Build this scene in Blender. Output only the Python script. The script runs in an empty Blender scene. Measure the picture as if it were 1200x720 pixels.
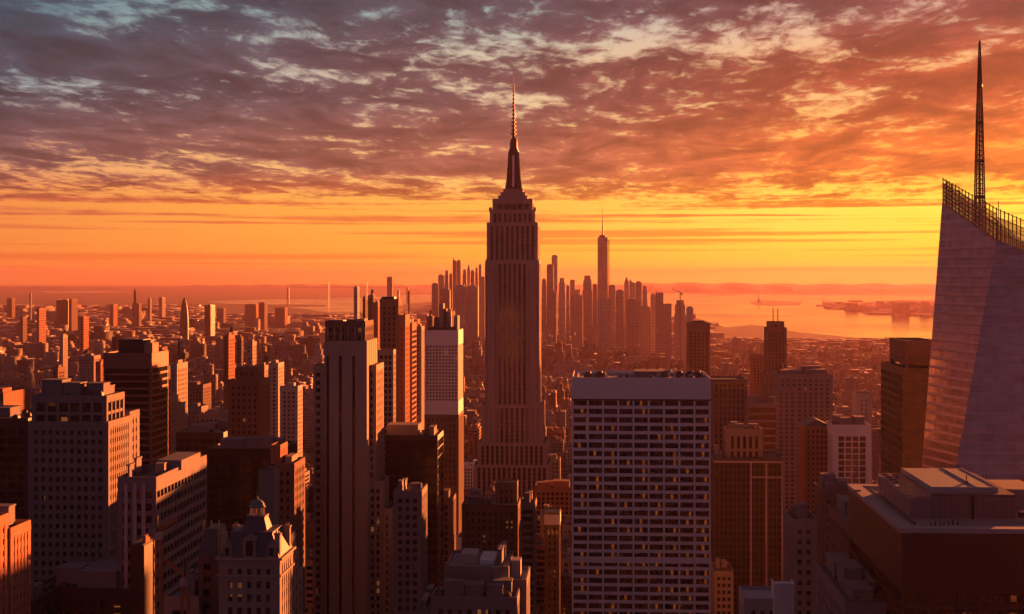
import bpy, bmesh, math, random
from mathutils import Vector, Matrix
R = math.radians
C = bpy.context.scene.collection
S = bpy.context.scene

# ------------------------------------------------------------------ camera
YAW = R(3.4)            # the street grid runs along +Y; the camera looks 3.4 degrees east of it
CAM_Z = 260.0
FPX = 1762.0            # focal length in pixels of the 1200 px wide photograph
HY = 326.0
cam_d = bpy.data.cameras.new('camera')
cam = bpy.data.objects.new('camera', cam_d); C.objects.link(cam)
cam.location = (0, 0, CAM_Z)
cam.rotation_euler = (R(90), 0, YAW)
cam_d.sensor_width = 36.0
cam_d.lens = 36.0*FPX/1200.0
cam_d.shift_y = -(360-HY)/1200.0
cam_d.clip_start = 1.0
cam_d.clip_end = 120000.0
S.camera = cam

# ------------------------------------------------------------------ exposure
S.view_settings.view_transform = 'Standard'
S.view_settings.look = 'None'
S.view_settings.gamma = 1.0
S.view_settings.use_curve_mapping = False
EXPO = 2.0
S.view_settings.exposure = EXPO
S.cycles.max_bounces = 5
S.cycles.diffuse_bounces = 1
S.cycles.glossy_bounces = 3
S.cycles.transmission_bounces = 4
S.cycles.volume_bounces = 0
S.cycles.use_denoising = True
S.cycles.caustics_reflective = False
S.cycles.caustics_refractive = False
S.cycles.use_adaptive_sampling = True

SUN_AZ = R(35) - YAW*1.0      # measured from +Y towards +X
SUN_EL = R(3.4)

def srgb(r, g, b):
    f = lambda c: (c/255.0/12.92) if c <= 10 else ((c/255.0+0.055)/1.055)**2.4
    return (f(r), f(g), f(b), 1.0)

# ------------------------------------------------------------------ node helper
class NT:
    def __init__(s, tree):
        s.t = tree; s.n = tree.nodes; s.l = tree.links
    def node(s, typ, **kw):
        n = s.n.new(typ)
        for k, v in kw.items(): setattr(n, k, v)
        return n
    def put(s, sock, v):
        if isinstance(v, bpy.types.NodeSocket): s.l.new(v, sock)
        elif v is not None: sock.default_value = v
    def m(s, op, a, b=None, c=None, clamp=False):
        n = s.node('ShaderNodeMath', operation=op, use_clamp=clamp)
        for i, v in enumerate((a, b, c)):
            if v is not None: s.put(n.inputs[i], v)
        return n.outputs[0]
    def mix(s, fac, a, b, blend='MIX'):
        n = s.node('ShaderNodeMix', data_type='RGBA', blend_type=blend)
        s.put(n.inputs[0], fac); s.put(n.inputs[6], a); s.put(n.inputs[7], b)
        return n.outputs[2]
    def ramp(s, fac, stops, interp='LINEAR'):
        n = s.node('ShaderNodeValToRGB'); r = n.color_ramp; r.interpolation = interp
        while len(r.elements) > 1: r.elements.remove(r.elements[-1])
        r.elements[0].position = stops[0][0]; r.elements[0].color = stops[0][1]
        for p, c in stops[1:]:
            e = r.elements.new(p); e.color = c
        s.put(n.inputs[0], fac)
        return n.outputs[0]
    def smooth(s, v, a, b, lo=0.0, hi=1.0):
        n = s.node('ShaderNodeMapRange', interpolation_type='SMOOTHSTEP')
        s.put(n.inputs[0], v); s.put(n.inputs[1], a); s.put(n.inputs[2], b); s.put(n.inputs[3], lo); s.put(n.inputs[4], hi)
        return n.outputs[0]
    def noise(s, vec, scale, detail=4.0, rough=0.5, dist=0.0, dim='3D'):
        n = s.node('ShaderNodeTexNoise', noise_dimensions=dim)
        s.put(n.inputs['Vector'], vec); n.inputs['Scale'].default_value = scale
        n.inputs['Detail'].default_value = detail; n.inputs['Roughness'].default_value = rough
        n.inputs['Distortion'].default_value = dist
        return n.outputs['Fac']
    def xyz(s, v):
        n = s.node('ShaderNodeSeparateXYZ'); s.put(n.inputs[0], v); return n.outputs
    def comb(s, x, y, z):
        n = s.node('ShaderNodeCombineXYZ')
        for i, v in enumerate((x, y, z)): s.put(n.inputs[i], v)
        return n.outputs[0]

# ------------------------------------------------------------------ sky
W = bpy.data.worlds.new('World'); S.world = W; W.use_nodes = True
t = NT(W.node_tree); t.n.clear()
out = t.node('ShaderNodeOutputWorld')
tc = t.node('ShaderNodeTexCoord')
dx, dy, dz = t.xyz(tc.outputs['Generated'])
z = t.m('MAXIMUM', dz, 0.0)
hl = t.m('MAXIMUM', t.m('SQRT', t.m('ADD', t.m('MULTIPLY', dx, dx), t.m('MULTIPLY', dy, dy))), 1e-4)
ca = t.m('DIVIDE', t.m('ADD', t.m('MULTIPLY', dx, math.sin(SUN_AZ)), t.m('MULTIPLY', dy, math.cos(SUN_AZ))), hl)
A = t.m('DIVIDE', t.m('ARCCOSINE', t.m('MINIMUM', t.m('MAXIMUM', ca, -1.0), 1.0)), math.pi)   # 0 at the sun's bearing, 1 opposite
el = t.m('ARCTANGENT', t.m('DIVIDE', z, hl))                                                     # elevation in radians
G = srgb
BACK = (0.090, 0.060, 0.125, 1)
def band(c062, c11, c167, c22, c27, c45=None, back=BACK):
    c45 = c45 or tuple(0.08*x+0.92*y for x, y in zip(c27, back))
    return t.ramp(A, [(0.0, c062), (0.085, c062), (0.137, c11), (0.195, c167), (0.248, c22), (0.298, c27), (0.42, c45), (1.0, back)])
# broken cloud deck seen in perspective: its own (dark) colours and the brighter sky in its gaps, by bearing from the sun and elevation
dk = lambda c, k: (c[0]*k, c[1]*k, c[2]*k, 1)
clear = [(0.3, band(G(275,225,40), G(275,220,50), G(265,190,50), G(252,162,56), G(246,146,60))),
         (2.6, band(G(285,240,70), G(280,236,90), G(253,190,75), G(250,172,72), G(245,150,72))),
         (4.4, band(G(255,165,45), G(255,195,80), G(255,205,120), G(250,190,120), G(238,165,110))),
         (7.2, band(G(255,200,125), G(250,195,125), G(232,205,165), G(200,190,172), G(150,168,168))),
         (10.5, band(G(240,200,170), G(225,195,175), G(175,198,192), G(140,172,172), G(96,142,150))),
         (30., band(G(105,80,88), G(105,80,88), G(90,80,94), G(80,80,98), G(70,78,98), back=(0.05,0.04,0.07,1)))]
cloud = [(0.3, band(G(265,185,30), G(262,185,38), G(252,155,40), G(244,136,48), G(236,124,52))),
         (2.6, band(G(250,155,35), G(245,140,45), G(232,130,60), G(228,112,62), G(205,100,70))),
         (4.4, band(G(240,118,42), G(222,110,55), G(168,98,80), G(144,92,84), G(122,86,88))),
         (7.2, band(G(196,84,46), G(172,80,58), G(122,82,84), G(94,78,88), G(72,76,92))),
         (10.5, band(G(138,70,66), G(118,72,76), G(90,82,94), G(70,82,98), G(52,82,102))),
         (30., band(G(75,48,56), G(75,48,56), G(66,50,60), G(60,52,66), G(54,56,72), back=(0.05,0.04,0.07,1)))]
def stack(bands):
    c = bands[0][1]
    for (e0, _), (e1, col) in zip(bands[:-1], bands[1:]):
        c = t.mix(t.smooth(el, R(e0), R(e1)), c, col)
    return c
c_clear, c_cloud = stack(clear), stack(cloud)
inv = t.m('DIVIDE', 1.0, t.m('ADD', z, 0.05))
ux, uy = t.m('MULTIPLY', dx, inv), t.m('MULTIPLY', dy, inv)
uv = t.comb(ux, t.m('MULTIPLY', uy, 0.52), 3.7)
n1 = t.noise(uv, 3.0, 10.0, 0.62, 0.5)
uvb = t.comb(t.m('MULTIPLY', ux, 0.33), t.m('MULTIPLY', uy, 0.6), 1.3)
n2 = t.noise(uvb, 1.1, 6.0, 0.55, 0.2)
n3 = t.noise(uv, 13.0, 7.0, 0.62, 0.5)
msum = t.m('ADD', t.m('ADD', t.m('MULTIPLY', n1, 0.46), t.m('MULTIPLY', n2, 0.26)), t.m('MULTIPLY', n3, 0.28))
# long thin bars low over the horizon
uvs = t.comb(t.m('MULTIPLY', A, 9.0), t.m('MULTIPLY', el, 260.0), 0.0)
ns = t.noise(uvs, 1.0, 4.0, 0.5, 0.3)
low = t.smooth(el, R(3.6), R(2.2))
msum = t.m('ADD', t.m('MULTIPLY', msum, t.m('SUBTRACT', 1.0, t.m('MULTIPLY', low, 0.8))), t.m('MULTIPLY', t.m('MULTIPLY', ns, low), 0.8))
thr = t.smooth(el, R(2.0), R(4.8), 0.44, 0.556)
gap = t.m('MULTIPLY', t.smooth(t.m('SUBTRACT', msum, thr), -0.04, 0.06), t.smooth(el, R(3.0), R(8.5), 0.95, 0.88))
body = t.smooth(t.noise(uv, 3.0, 9.0, 0.62, 0.4), 0.32, 0.68, 0.48, 1.22)
c_cl2 = t.mix(1.0, c_cloud, t.comb(body, body, body), 'MULTIPLY')
col = t.mix(t.smooth(el, R(1.5), R(3.5)), c_cloud, c_cl2)
col = t.mix(gap, col, c_clear)
lp = t.mix(t.smooth(dz, 0.0, -0.02), col, (0.03, 0.02, 0.025, 1))
k = 2.0**(-EXPO)
bg1 = t.node('ShaderNodeBackground'); t.put(bg1.inputs[0], lp); bg1.inputs[1].default_value = k
sky = t.node('ShaderNodeTexSky', sky_type='NISHITA', sun_disc=False, sun_elevation=SUN_EL, sun_rotation=SUN_AZ)
bg2 = t.node('ShaderNodeBackground'); t.l.new(sky.outputs[0], bg2.inputs[0]); bg2.inputs[1].default_value = 0.05*0.03
add = t.node('ShaderNodeAddShader'); t.l.new(bg1.outputs[0], add.inputs[0]); t.l.new(bg2.outputs[0], add.inputs[1])
t.l.new(add.outputs[0], out.inputs[0])

# ------------------------------------------------------------------ sun
sd = bpy.data.lights.new('sun', 'SUN'); sd.energy = 5.0; sd.angle = R(0.53); sd.color = (1.0, 0.235, 0.055)
sun = bpy.data.objects.new('sun', sd); C.objects.link(sun)
sun.rotation_euler = Vector((math.sin(SUN_AZ)*math.cos(SUN_EL), math.cos(SUN_AZ)*math.cos(SUN_EL), math.sin(SUN_EL))).to_track_quat('Z', 'Y').to_euler()

# ------------------------------------------------------------------ mesh helpers
class MB:
    """collects boxes, prisms and bars; build() links them as ONE mesh object"""
    def __init__(s): s.v = []; s.f = []; s.mi = []
    def add(s, vs, fs, mi=0):
        o = len(s.v); s.v += vs; s.f += [tuple(i+o for i in f) for f in fs]; s.mi += [mi]*len(fs); return s
    def box(s, x0, x1, y0, y1, z0, z1, mi=0):
        return s.add([(x0,y0,z0),(x1,y0,z0),(x1,y1,z0),(x0,y1,z0),(x0,y0,z1),(x1,y0,z1),(x1,y1,z1),(x0,y1,z1)],
                     [(0,3,2,1),(4,5,6,7),(0,1,5,4),(1,2,6,5),(2,3,7,6),(3,0,4,7)], mi)
    def frustum(s, b, z0, tp, z1, mi=0):
        x0,x1,y0,y1 = b; a0,a1,b0,b1 = tp
        return s.add([(x0,y0,z0),(x1,y0,z0),(x1,y1,z0),(x0,y1,z0),(a0,b0,z1),(a1,b0,z1),(a1,b1,z1),(a0,b1,z1)],
                     [(0,3,2,1),(4,5,6,7),(0,1,5,4),(1,2,6,5),(2,3,7,6),(3,0,4,7)], mi)
    def cyl(s, x, y, z0, z1, r0, r1=None, n=12, mi=0):
        r1 = r0 if r1 is None else r1
        vs = [(x+r0*math.cos(2*math.pi*i/n), y+r0*math.sin(2*math.pi*i/n), z0) for i in range(n)]
        vs += [(x+r1*math.cos(2*math.pi*i/n), y+r1*math.sin(2*math.pi*i/n), z1) for i in range(n)]
        fs = [(i, (i+1)%n, n+(i+1)%n, n+i) for i in range(n)] + [tuple(range(n-1,-1,-1)), tuple(range(n,2*n))]
        return s.add(vs, fs, mi)
    def bar(s, a, b, w, mi=0):
        a, b = Vector(a), Vector(b); d = (b-a)
        if d.length < 1e-6: return s
        d.normalize(); u = d.cross(Vector((0,0,1)))
        if u.length < 1e-3: u = Vector((1,0,0))
        u.normalize(); q = d.cross(u); h = w/2
        vs = [tuple(p + u*i*h + q*j*h) for p in (a, b) for i, j in ((-1,-1),(1,-1),(1,1),(-1,1))]
        return s.add(vs, [(3,2,1,0),(4,5,6,7),(0,1,5,4),(1,2,6,5),(2,3,7,6),(3,0,4,7)], mi)
    def dome(s, x, y, z, r, hgt, n=12, m=5, mi=0):
        vs = []; fs = []
        for j in range(m):
            a = j/m*math.pi/2
            for i in range(n):
                vs.append((x+r*math.cos(a)*math.cos(2*math.pi*i/n), y+r*math.cos(a)*math.sin(2*math.pi*i/n), z+hgt*math.sin(a)))
        vs.append((x, y, z+hgt))
        for j in range(m-1):
            for i in range(n): fs.append((j*n+i, j*n+(i+1)%n, (j+1)*n+(i+1)%n, (j+1)*n+i))
        for i in range(n): fs.append(((m-1)*n+i, (m-1)*n+(i+1)%n, m*n))
        fs.append(tuple(range(n-1,-1,-1)))
        return s.add(vs, fs, mi)
    def mesh(s, name, mats):
        me = bpy.data.meshes.new(name); me.from_pydata(s.v, [], s.f)
        for m_ in (mats if isinstance(mats, (list, tuple)) else [mats]): me.materials.append(m_)
        if any(s.mi): me.polygons.foreach_set('material_index', s.mi)
        me.update(); return me
    def build(s, name, mats, parent=None):
        if not s.f: return None
        o = bpy.data.objects.new(name, s.mesh(name, mats)); C.objects.link(o)
        if parent is not None: o.parent = parent
        return o

def tag(o, label=None, cat=None, group=None, kind=None):
    if label: o['label'] = label
    if cat: o['category'] = cat
    if group: o['group'] = group
    if kind: o['kind'] = kind
    return o

FW = (-math.sin(YAW), math.cos(YAW)); RT = (math.cos(YAW), math.sin(YAW))
def ray(px):
    u = (px-600.0)/FPX
    return FW[0]+u*RT[0], FW[1]+u*RT[1]
def XY(px, D):                     # world X of a column of the photograph on the plane Y = D, and its distance along the view
    a, b = ray(px); q = D/b; return a*q, q
def Z(px, py, D): return CAM_Z - (py-HY)*XY(px, D)[1]/FPX
def ground(px, py):                # point of the ground seen at a pixel
    q = CAM_Z*FPX/(py-HY); a, b = ray(px); return a*q, b*q
def proj(x, y, z):
    q = x*FW[0]+y*FW[1]; u = x*RT[0]+y*RT[1]
    return 600+u/q*FPX, HY+(CAM_Z-z)/q*FPX, q

# ------------------------------------------------------------------ materials
MATS = {}
def new_mat(name):
    m = bpy.data.materials.new(name); m.use_nodes = True
    t = NT(m.node_tree); b = t.n['Principled BSDF']; MATS[name] = m
    return m, t, b
def plain(name, c, rough=0.8, var=0.25, scale=0.08, metal=0.0, spec=0.3):
    m, t, b = new_mat(name)
    g = t.node('ShaderNodeNewGeometry').outputs['Position']
    n = t.noise(g, scale, 5, 0.6); n2 = t.noise(g, scale*9, 3, 0.6)
    px_, py_, pz_ = t.xyz(g); st_ = t.noise(t.comb(t.m('MULTIPLY', px_, .7), t.m('MULTIPLY', py_, .7), t.m('MULTIPLY', pz_, .045)), 1.0, 4, 0.6)
    f = t.m('ADD', 1-var*1.3, t.m('MULTIPLY', t.m('ADD', t.m('ADD', t.m('MULTIPLY', n, .7), t.m('MULTIPLY', n2, 0.5)), t.m('MULTIPLY', st_, .75)), var*1.33))
    t.put(b.inputs['Base Color'], t.mix(1.0, (*c, 1), t.comb(f, f, f), 'MULTIPLY'))
    b.inputs['Roughness'].default_value = rough; b.inputs['Metallic'].default_value = metal
    b.inputs['Specular IOR Level'].default_value = spec
    return m
def glass(name, c=(0.02,0.018,0.022), rough=0.12, cell=(2.2, 3.9), lit=0.05, blind=0.25, emit=0.13, metal=0.0):
    """dark window glass; per pane tint, blinds drawn in some, lamps lit behind a few"""
    m, t, b = new_mat(name)
    geo = t.node('ShaderNodeNewGeometry')
    x, y, zz = t.xyz(geo.outputs['Position']); nx, ny, nz = t.xyz(geo.outputs['True Normal'])
    side = t.m('GREATER_THAN', t.m('ABSOLUTE', nx), 0.6)
    u = t.m('ADD', t.m('MULTIPLY', x, t.m('SUBTRACT', 1.0, side)), t.m('MULTIPLY', y, side))
    cu, cv = t.m('FLOOR', t.m('DIVIDE', u, cell[0])), t.m('FLOOR', t.m('DIVIDE', zz, cell[1]))
    wn = t.node('ShaderNodeTexWhiteNoise', noise_dimensions='3D'); t.put(wn.inputs[0], t.comb(cu, cv, side))
    rc = t.xyz(wn.outputs['Color'])
    cl = t.noise(t.comb(t.m('MULTIPLY', cu, 0.35), cv, side), 0.55, 1, 0.5)
    on = t.m('GREATER_THAN', t.m('ADD', rc[0], t.m('MULTIPLY', t.m('SUBTRACT', cl, 0.5), 0.9)), 1.0-lit)
    bl = t.m('MULTIPLY', t.m('GREATER_THAN', rc[1], 1.0-blind), t.m('MULTIPLY', rc[2], 0.5))
    t.put(b.inputs['Base Color'], t.mix(bl, (*c, 1), (0.12, 0.09, 0.085, 1)))
    b.inputs['Roughness'].default_value = rough; b.inputs['Metallic'].default_value = metal
    b.inputs['Specular IOR Level'].default_value = 0.3
    b.inputs['Emission Color'].default_value = (1.0, 0.30, 0.07, 1)
    t.put(b.inputs['Emission Strength'], t.m('MULTIPLY', on, t.m('MULTIPLY', rc[2], emit)))
    return m
def facade_nodes(t, b, wall, bay, floor, ww, wh, lit=0.01, gl=(0.02,0.018,0.022), emit=0.4, roof=(0.16,0.145,0.15)):
    geo = t.node('ShaderNodeNewGeometry')
    x, y, zz = t.xyz(geo.outputs['Position']); nx, ny, nz = t.xyz(geo.outputs['True Normal'])
    side = t.m('GREATER_THAN', t.m('ABSOLUTE', nx), 0.6)
    u = t.m('ADD', t.m('MULTIPLY', x, t.m('SUBTRACT', 1.0, side)), t.m('MULTIPLY', y, side))
    fu, fv = t.m('DIVIDE', u, bay), t.m('DIVIDE', zz, floor)
    cu, cv = t.m('FLOOR', fu), t.m('FLOOR', fv)
    iu = t.m('LESS_THAN', t.m('ABSOLUTE', t.m('SUBTRACT', t.m('FRACT', fu), 0.5)), t.m('MULTIPLY', ww, 0.5))
    iv = t.m('LESS_THAN', t.m('ABSOLUTE', t.m('SUBTRACT', t.m('FRACT', fv), 0.5)), t.m('MULTIPLY', wh, 0.5))
    vert = t.m('LESS_THAN', t.m('ABSOLUTE', nz), 0.5)
    win = t.m('MULTIPLY', t.m('MULTIPLY', iu, iv), vert)
    wn = t.node('ShaderNodeTexWhiteNoise', noise_dimensions='3D'); t.put(wn.inputs[0], t.comb(cu, cv, side))
    rc = t.xyz(wn.outputs['Color'])
    gcol = t.mix(t.m('MULTIPLY', rc[1], t.m('MULTIPLY', rc[2], 0.6)), (*gl, 1), (0.22, 0.18, 0.16, 1))
    pos = geo.outputs['Position']
    n = t.noise(pos, 0.06, 4, 0.6); n2 = t.noise(pos, 0.5, 3, 0.6)
    f = t.m('ADD', 0.62, t.m('MULTIPLY', t.m('ADD', n, t.m('MULTIPLY', n2, 0.5)), 0.5))
    wcol = t.mix(1.0, wall, t.comb(f, f, f), 'MULTIPLY')
    rf = t.m('ADD', 0.35, t.m('MULTIPLY', t.noise(pos, 0.11, 5, 0.7), 1.3))
    rcol = t.mix(1.0, roof if isinstance(roof, bpy.types.NodeSocket) else (*roof, 1), t.comb(rf, rf, rf), 'MULTIPLY')
    col = t.mix(win, t.mix(vert, rcol, wcol), gcol)
    t.put(b.inputs['Base Color'], col)
    t.put(b.inputs['Roughness'], t.m('SUBTRACT', 0.85, t.m('MULTIPLY', win, 0.67)))
    b.inputs['Emission Color'].default_value = (1.0, 0.45, 0.15, 1)
    t.put(b.inputs['Emission Strength'], t.m('MULTIPLY', t.m('MULTIPLY', win, t.m('GREATER_THAN', rc[0], 1.0-lit)), t.m('MULTIPLY', rc[2], emit)))
    bump = t.node('ShaderNodeBump'); bump.inputs['Strength'].default_value = 0.6; bump.inputs['Distance'].default_value = 0.3
    t.put(bump.inputs['Height'], t.m('SUBTRACT', 1.0, win)); t.l.new(bump.outputs[0], b.inputs['Normal'])
def facade(name, wall, bay=3.2, floor=3.6, ww=0.5, wh=0.5, **kw):
    m, t, b = new_mat(name); facade_nodes(t, b, (*wall, 1), bay, floor, ww, wh, **kw); return m

M_lime   = plain('limestone', (0.30,0.245,0.22), 0.85)
M_shaft  = plain('pale_limestone', (0.40,0.33,0.31), 0.85)
M_tan    = plain('tan_stone', (0.40,0.32,0.26), 0.85)
M_trav   = plain('white_travertine', (0.84,0.77,0.75), 0.7, 0.12)
M_conc   = plain('grey_concrete', (0.22,0.20,0.21), 0.85)
M_pale   = plain('pale_concrete', (0.42,0.38,0.38), 0.8)
M_grey   = plain('weathered_grey_stone', (0.24,0.205,0.20), 0.85)
M_brick  = plain('red_brick', (0.38,0.16,0.10), 0.9)
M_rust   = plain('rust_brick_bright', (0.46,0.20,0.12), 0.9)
M_brown  = plain('brown_brick', (0.20,0.125,0.10), 0.9)
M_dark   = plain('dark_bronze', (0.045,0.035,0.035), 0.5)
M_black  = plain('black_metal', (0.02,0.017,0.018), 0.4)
M_steel  = plain('steel', (0.10,0.085,0.085), 0.5, metal=0.3)
M_roof   = plain('roof_tar', (0.10,0.092,0.10), 0.8, 0.5, 0.15)
M_rooflt = plain('roof_gravel', (0.30,0.285,0.29), 0.85, 0.45, 0.15)
M_copper = plain('green_copper', (0.13,0.20,0.18), 0.7, 0.4, 0.3)
M_slate  = plain('slate', (0.09,0.10,0.12), 0.6, 0.4, 0.5)
M_wood   = plain('tank_wood', (0.16,0.10,0.07), 0.9)
M_far    = plain('pale_block', (0.34,0.28,0.26), 0.9)
G_off    = glass('office_glass', lit=0.02, emit=0.06, blind=0.3)
G_warm   = glass('office_glass_some_lit', cell=(1.45, 3.95), lit=0.17, blind=0.35, emit=0.05)
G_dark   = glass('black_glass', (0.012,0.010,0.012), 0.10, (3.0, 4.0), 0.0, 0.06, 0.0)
G_small  = glass('small_window_glass', cell=(3.0, 3.6), lit=0.006, blind=0.35, emit=0.05)

# ------------------------------------------------------------------ the modelled facade: a glazed core behind real piers and spandrels
def skin(parent, x0, x1, y0, y1, z0, z1, wall, gl, bay=4.5, pier=1.4, floor=3.9, spand=1.5, proud=0.5, top=2.0,
         corner=None, roof=None, parapet=1.1, hfirst=False, fname='facade', sides='NESW', spgap=0.12, ztop_open=0.0):
    corner = pier if corner is None else corner
    MB().box(x0+proud, x1-proud, y0+proud, y1-proud, z0, z1-0.3).build('glazed_core', gl, parent)
    f = MB()
    pd, sp = (proud, proud-spgap) if not hfirst else (proud-spgap, proud)
    W_, L_ = x1-x0, y1-y0
    def run(length, put):
        n = max(1, int(round((length-2*corner)/bay)))
        st = (length-2*corner)/n
        for i in range(n+1):
            c = corner+i*st
            if i == 0: put(0, c + (pier/2 if n > 1 else 0))
            elif i == n: put(c-pier/2, length)
            else: put(c-pier/2, c+pier/2)
    # corner columns are left out of the side runs, so that nothing shares a plane
    def front(a, b): f.box(x0+a, x0+b, y0+proud-pd, y0+proud+0.02, z0, z1-top)
    def back(a, b): f.box(x0+a, x0+b, y1-proud-0.02, y1-proud+pd, z0, z1-top)
    def left(a, b): f.box(x0+proud-pd+0.003, x0+proud+0.02, max(y0+a, y0+proud+0.03), min(y0+b, y1-proud-0.03), z0, z1-top)
    def right(a, b): f.box(x1-proud-0.02, x1-proud+pd-0.003, max(y0+a, y0+proud+0.03), min(y0+b, y1-proud-0.03), z0, z1-top)
    if 'N' in sides: run(W_, front)
    if 'S' in sides: run(W_, back)
    if 'E' in sides: run(L_, left)
    if 'W' in sides: run(L_, right)
    nf = int((z1-top-z0)/floor)
    for i in range(nf+1):
        zz = z1-top-i*floor
        a, b = zz-spand/2-(0 if i else -spand/2+0.01), min(zz+spand/2, z1-top-0.01)
        if i == 0: a, b = zz-spand*0.6, zz-0.01
        if a < z0: break
        e = proud-sp
        if spand > 0.01:
            f.box(x0+e+0.004, x1-e-0.004, y0+e+0.004, y0+proud+0.01, a, b)
            f.box(x0+e+0.004, x1-e-0.004, y1-proud-0.01, y1-e-0.004, a, b)
            f.box(x0+e+0.006, x0+proud+0.01, y0+proud+0.02, y1-proud-0.02, a+0.003, b-0.003)
            f.box(x1-proud-0.01, x1-e-0.006, y0+proud+0.02, y1-proud-0.02, a+0.003, b-0.003)
    # solid top band
    if top > 0: f.box(x0-0.05, x1+0.05, y0-0.05, y1+0.05, z1-top, z1)
    fo = f.build(fname, wall, parent)
    rf = MB().box(x0+0.5, x1-0.5, y0+0.5, y1-0.5, z1+0.004, z1+0.15).build('roof', roof or M_roof, parent)
    if parapet:
        p = MB(); zt = z1+parapet
        p.box(x0, x1, y0, y0+0.45, z1+0.002, zt); p.box(x0, x1, y1-0.45, y1, z1+0.002, zt)
        p.box(x0, x0+0.45, y0+0.452, y1-0.452, z1+0.002, zt); p.box(x1-0.45, x1, y0+0.452, y1-0.452, z1+0.002, zt)
        p.build('parapet', wall, parent)
    return fo
def empty(name, x, y, label, cat='building', group=None):
    # the Empty sits at the thing's base; its children are written in world coordinates
    o = bpy.data.objects.new(name, None); C.objects.link(o); o.location = (x, y, 0); o.empty_display_size = 5
    tag(o, label, cat, group)
    return o
def settle(root):
    """children were built in world coordinates: cancel the root's own offset"""
    for o in bpy.data.objects:
        if o.parent is root: o.matrix_parent_inverse = Matrix.Translation(-root.location)
FOOT = []       # footprints of the modelled towers: nothing else is built there
def claim(x0, x1, y0, y1, m=4): FOOT.append((x0-m, x1+m, y0-m, y1+m))
KEEP = []       # (px left, px right, lowest pixel row seen, distance): what stands in front must stay below that row
def rooftop(parent, x0, x1, y0, y1, z, seed=0, tank=0, wall=None, dens=1.0, roofed=True):
    rnd = random.Random(seed); w, l = x1-x0, y1-y0
    n = max(1, int(dens*3))
    used = []
    def spot(sw, sl):
        for _ in range(30):
            a = rnd.uniform(x0+1.5, max(x0+1.6, x1-1.5-sw)); b = rnd.uniform(y0+1.5, max(y0+1.6, y1-1.5-sl))
            if all(a+sw+.3 < u[0] or a > u[1]+.3 or b+sl+.3 < u[2] or b > u[3]+.3 for u in used):
                used.append((a, a+sw, b, b+sl)); return a, b
        return None
    for i in range(n):
        sw, sl, sh = rnd.uniform(.18,.4)*w, rnd.uniform(.2,.45)*l, rnd.uniform(2.5,5.5)
        s_ = spot(sw, sl)
        if s_: MB().box(s_[0], s_[0]+sw, s_[1], s_[1]+sl, z, z+sh).box(s_[0]-.2, s_[0]+sw+.2, s_[1]-.2, s_[1]+sl+.2, z+sh+.002, z+sh+.4).build('stair_bulkhead', wall or M_conc, parent)
    for i in range(int(4*dens)):
        sw = rnd.uniform(1.6, 3.2); s_ = spot(sw, sw)
        if s_:
            a, b = s_; q = MB().box(a, a+sw, b, b+sw, z, z+1.4); q.cyl(a+sw/2, b+sw/2, z+1.402, z+1.9, sw*.32)
            q.build('cooling_unit', M_steel, parent)
    for i in range(int(3*dens)):
        s_ = spot(1.2, 1.2)
        if s_: MB().box(s_[0], s_[0]+.5, s_[1], s_[1]+min(8, l*.3), z+.3, z+.9).build('duct', M_steel, parent)
    for i in range(tank):
        s_ = spot(4.2, 4.2)
        if s_: water_tank(parent, s_[0]+2.1, s_[1]+2.1, z)
def water_tank(parent, x, y, z, r=2.0):
    k = MB(); k.cyl(x, y, z+3.2, z+7.4, r, r*.95, 14)
    w = k.build('water_tank', M_wood, parent)
    MB().cyl(x, y, z+7.402, z+9.0, r*1.05, 0.1, 14).build('tank_roof', M_slate, w)
    l = MB()
    for a in (-1, 1):
        for b in (-1, 1): l.box(x+a*1.2-.12, x+a*1.2+.12, y+b*1.2-.12, y+b*1.2+.12, z, z+3.2)
    l.box(x-1.5, x+1.5, y-.1, y+.1, z+1.5, z+1.7)
    l.build('tank_stand', M_black, w)
    return w
# window parts: shared meshes, one object per window
def window_mesh(name, w, h, panes, mats, seed):
    rnd = random.Random(seed); q = MB(); pw = w/panes
    for i in range(panes):
        r_ = rnd.random(); mi = 0
        if r_ < mats['lit']: mi = 2
        elif r_ < mats['lit']+mats['blind']: mi = 1
        q.box(-w/2+i*pw+.05, -w/2+(i+1)*pw-.05, -.04, .02, .06, h-.06, mi)
        if rnd.random() < .5 and mi != 2:      # a blind drawn part of the way
            hh = rnd.uniform(.2, .7)*h
            q.box(-w/2+i*pw+.06, -w/2+(i+1)*pw-.06, -.055, -.042, h-.07-hh, h-.07, 1 if rnd.random() < .5 else 0)
    for i in range(panes+1):
        q.box(-w/2+i*pw-.05, -w/2+i*pw+.05, -.10, .02, 0, h, 3)
    q.box(-w/2, w/2, -.12, -.1, -.02, .08, 3)
    return q.mesh(name, [WG_dark, WG_blind, WG_lit, M_dark])
WG_dark = plain('pane_dark', (0.018,0.015,0.02), 0.08, 0.2, spec=0.4)
WG_blind = plain('pane_with_blind', (0.06,0.045,0.045), 0.35)
def _lit():
    m, t, b = new_mat('pane_lit')
    g = t.node('ShaderNodeNewGeometry').outputs['Position']; n = t.noise(g, 0.9, 3, 0.7)
    b.inputs['Base Color'].default_value = (0.05,0.04,0.03,1); b.inputs['Emission Color'].default_value = (1.0,0.20,0.03,1)
    t.put(b.inputs['Emission Strength'], t.m('MULTIPLY', t.m('POWER', n, 2.0), 0.13)); return m
WG_lit = _lit()
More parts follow.
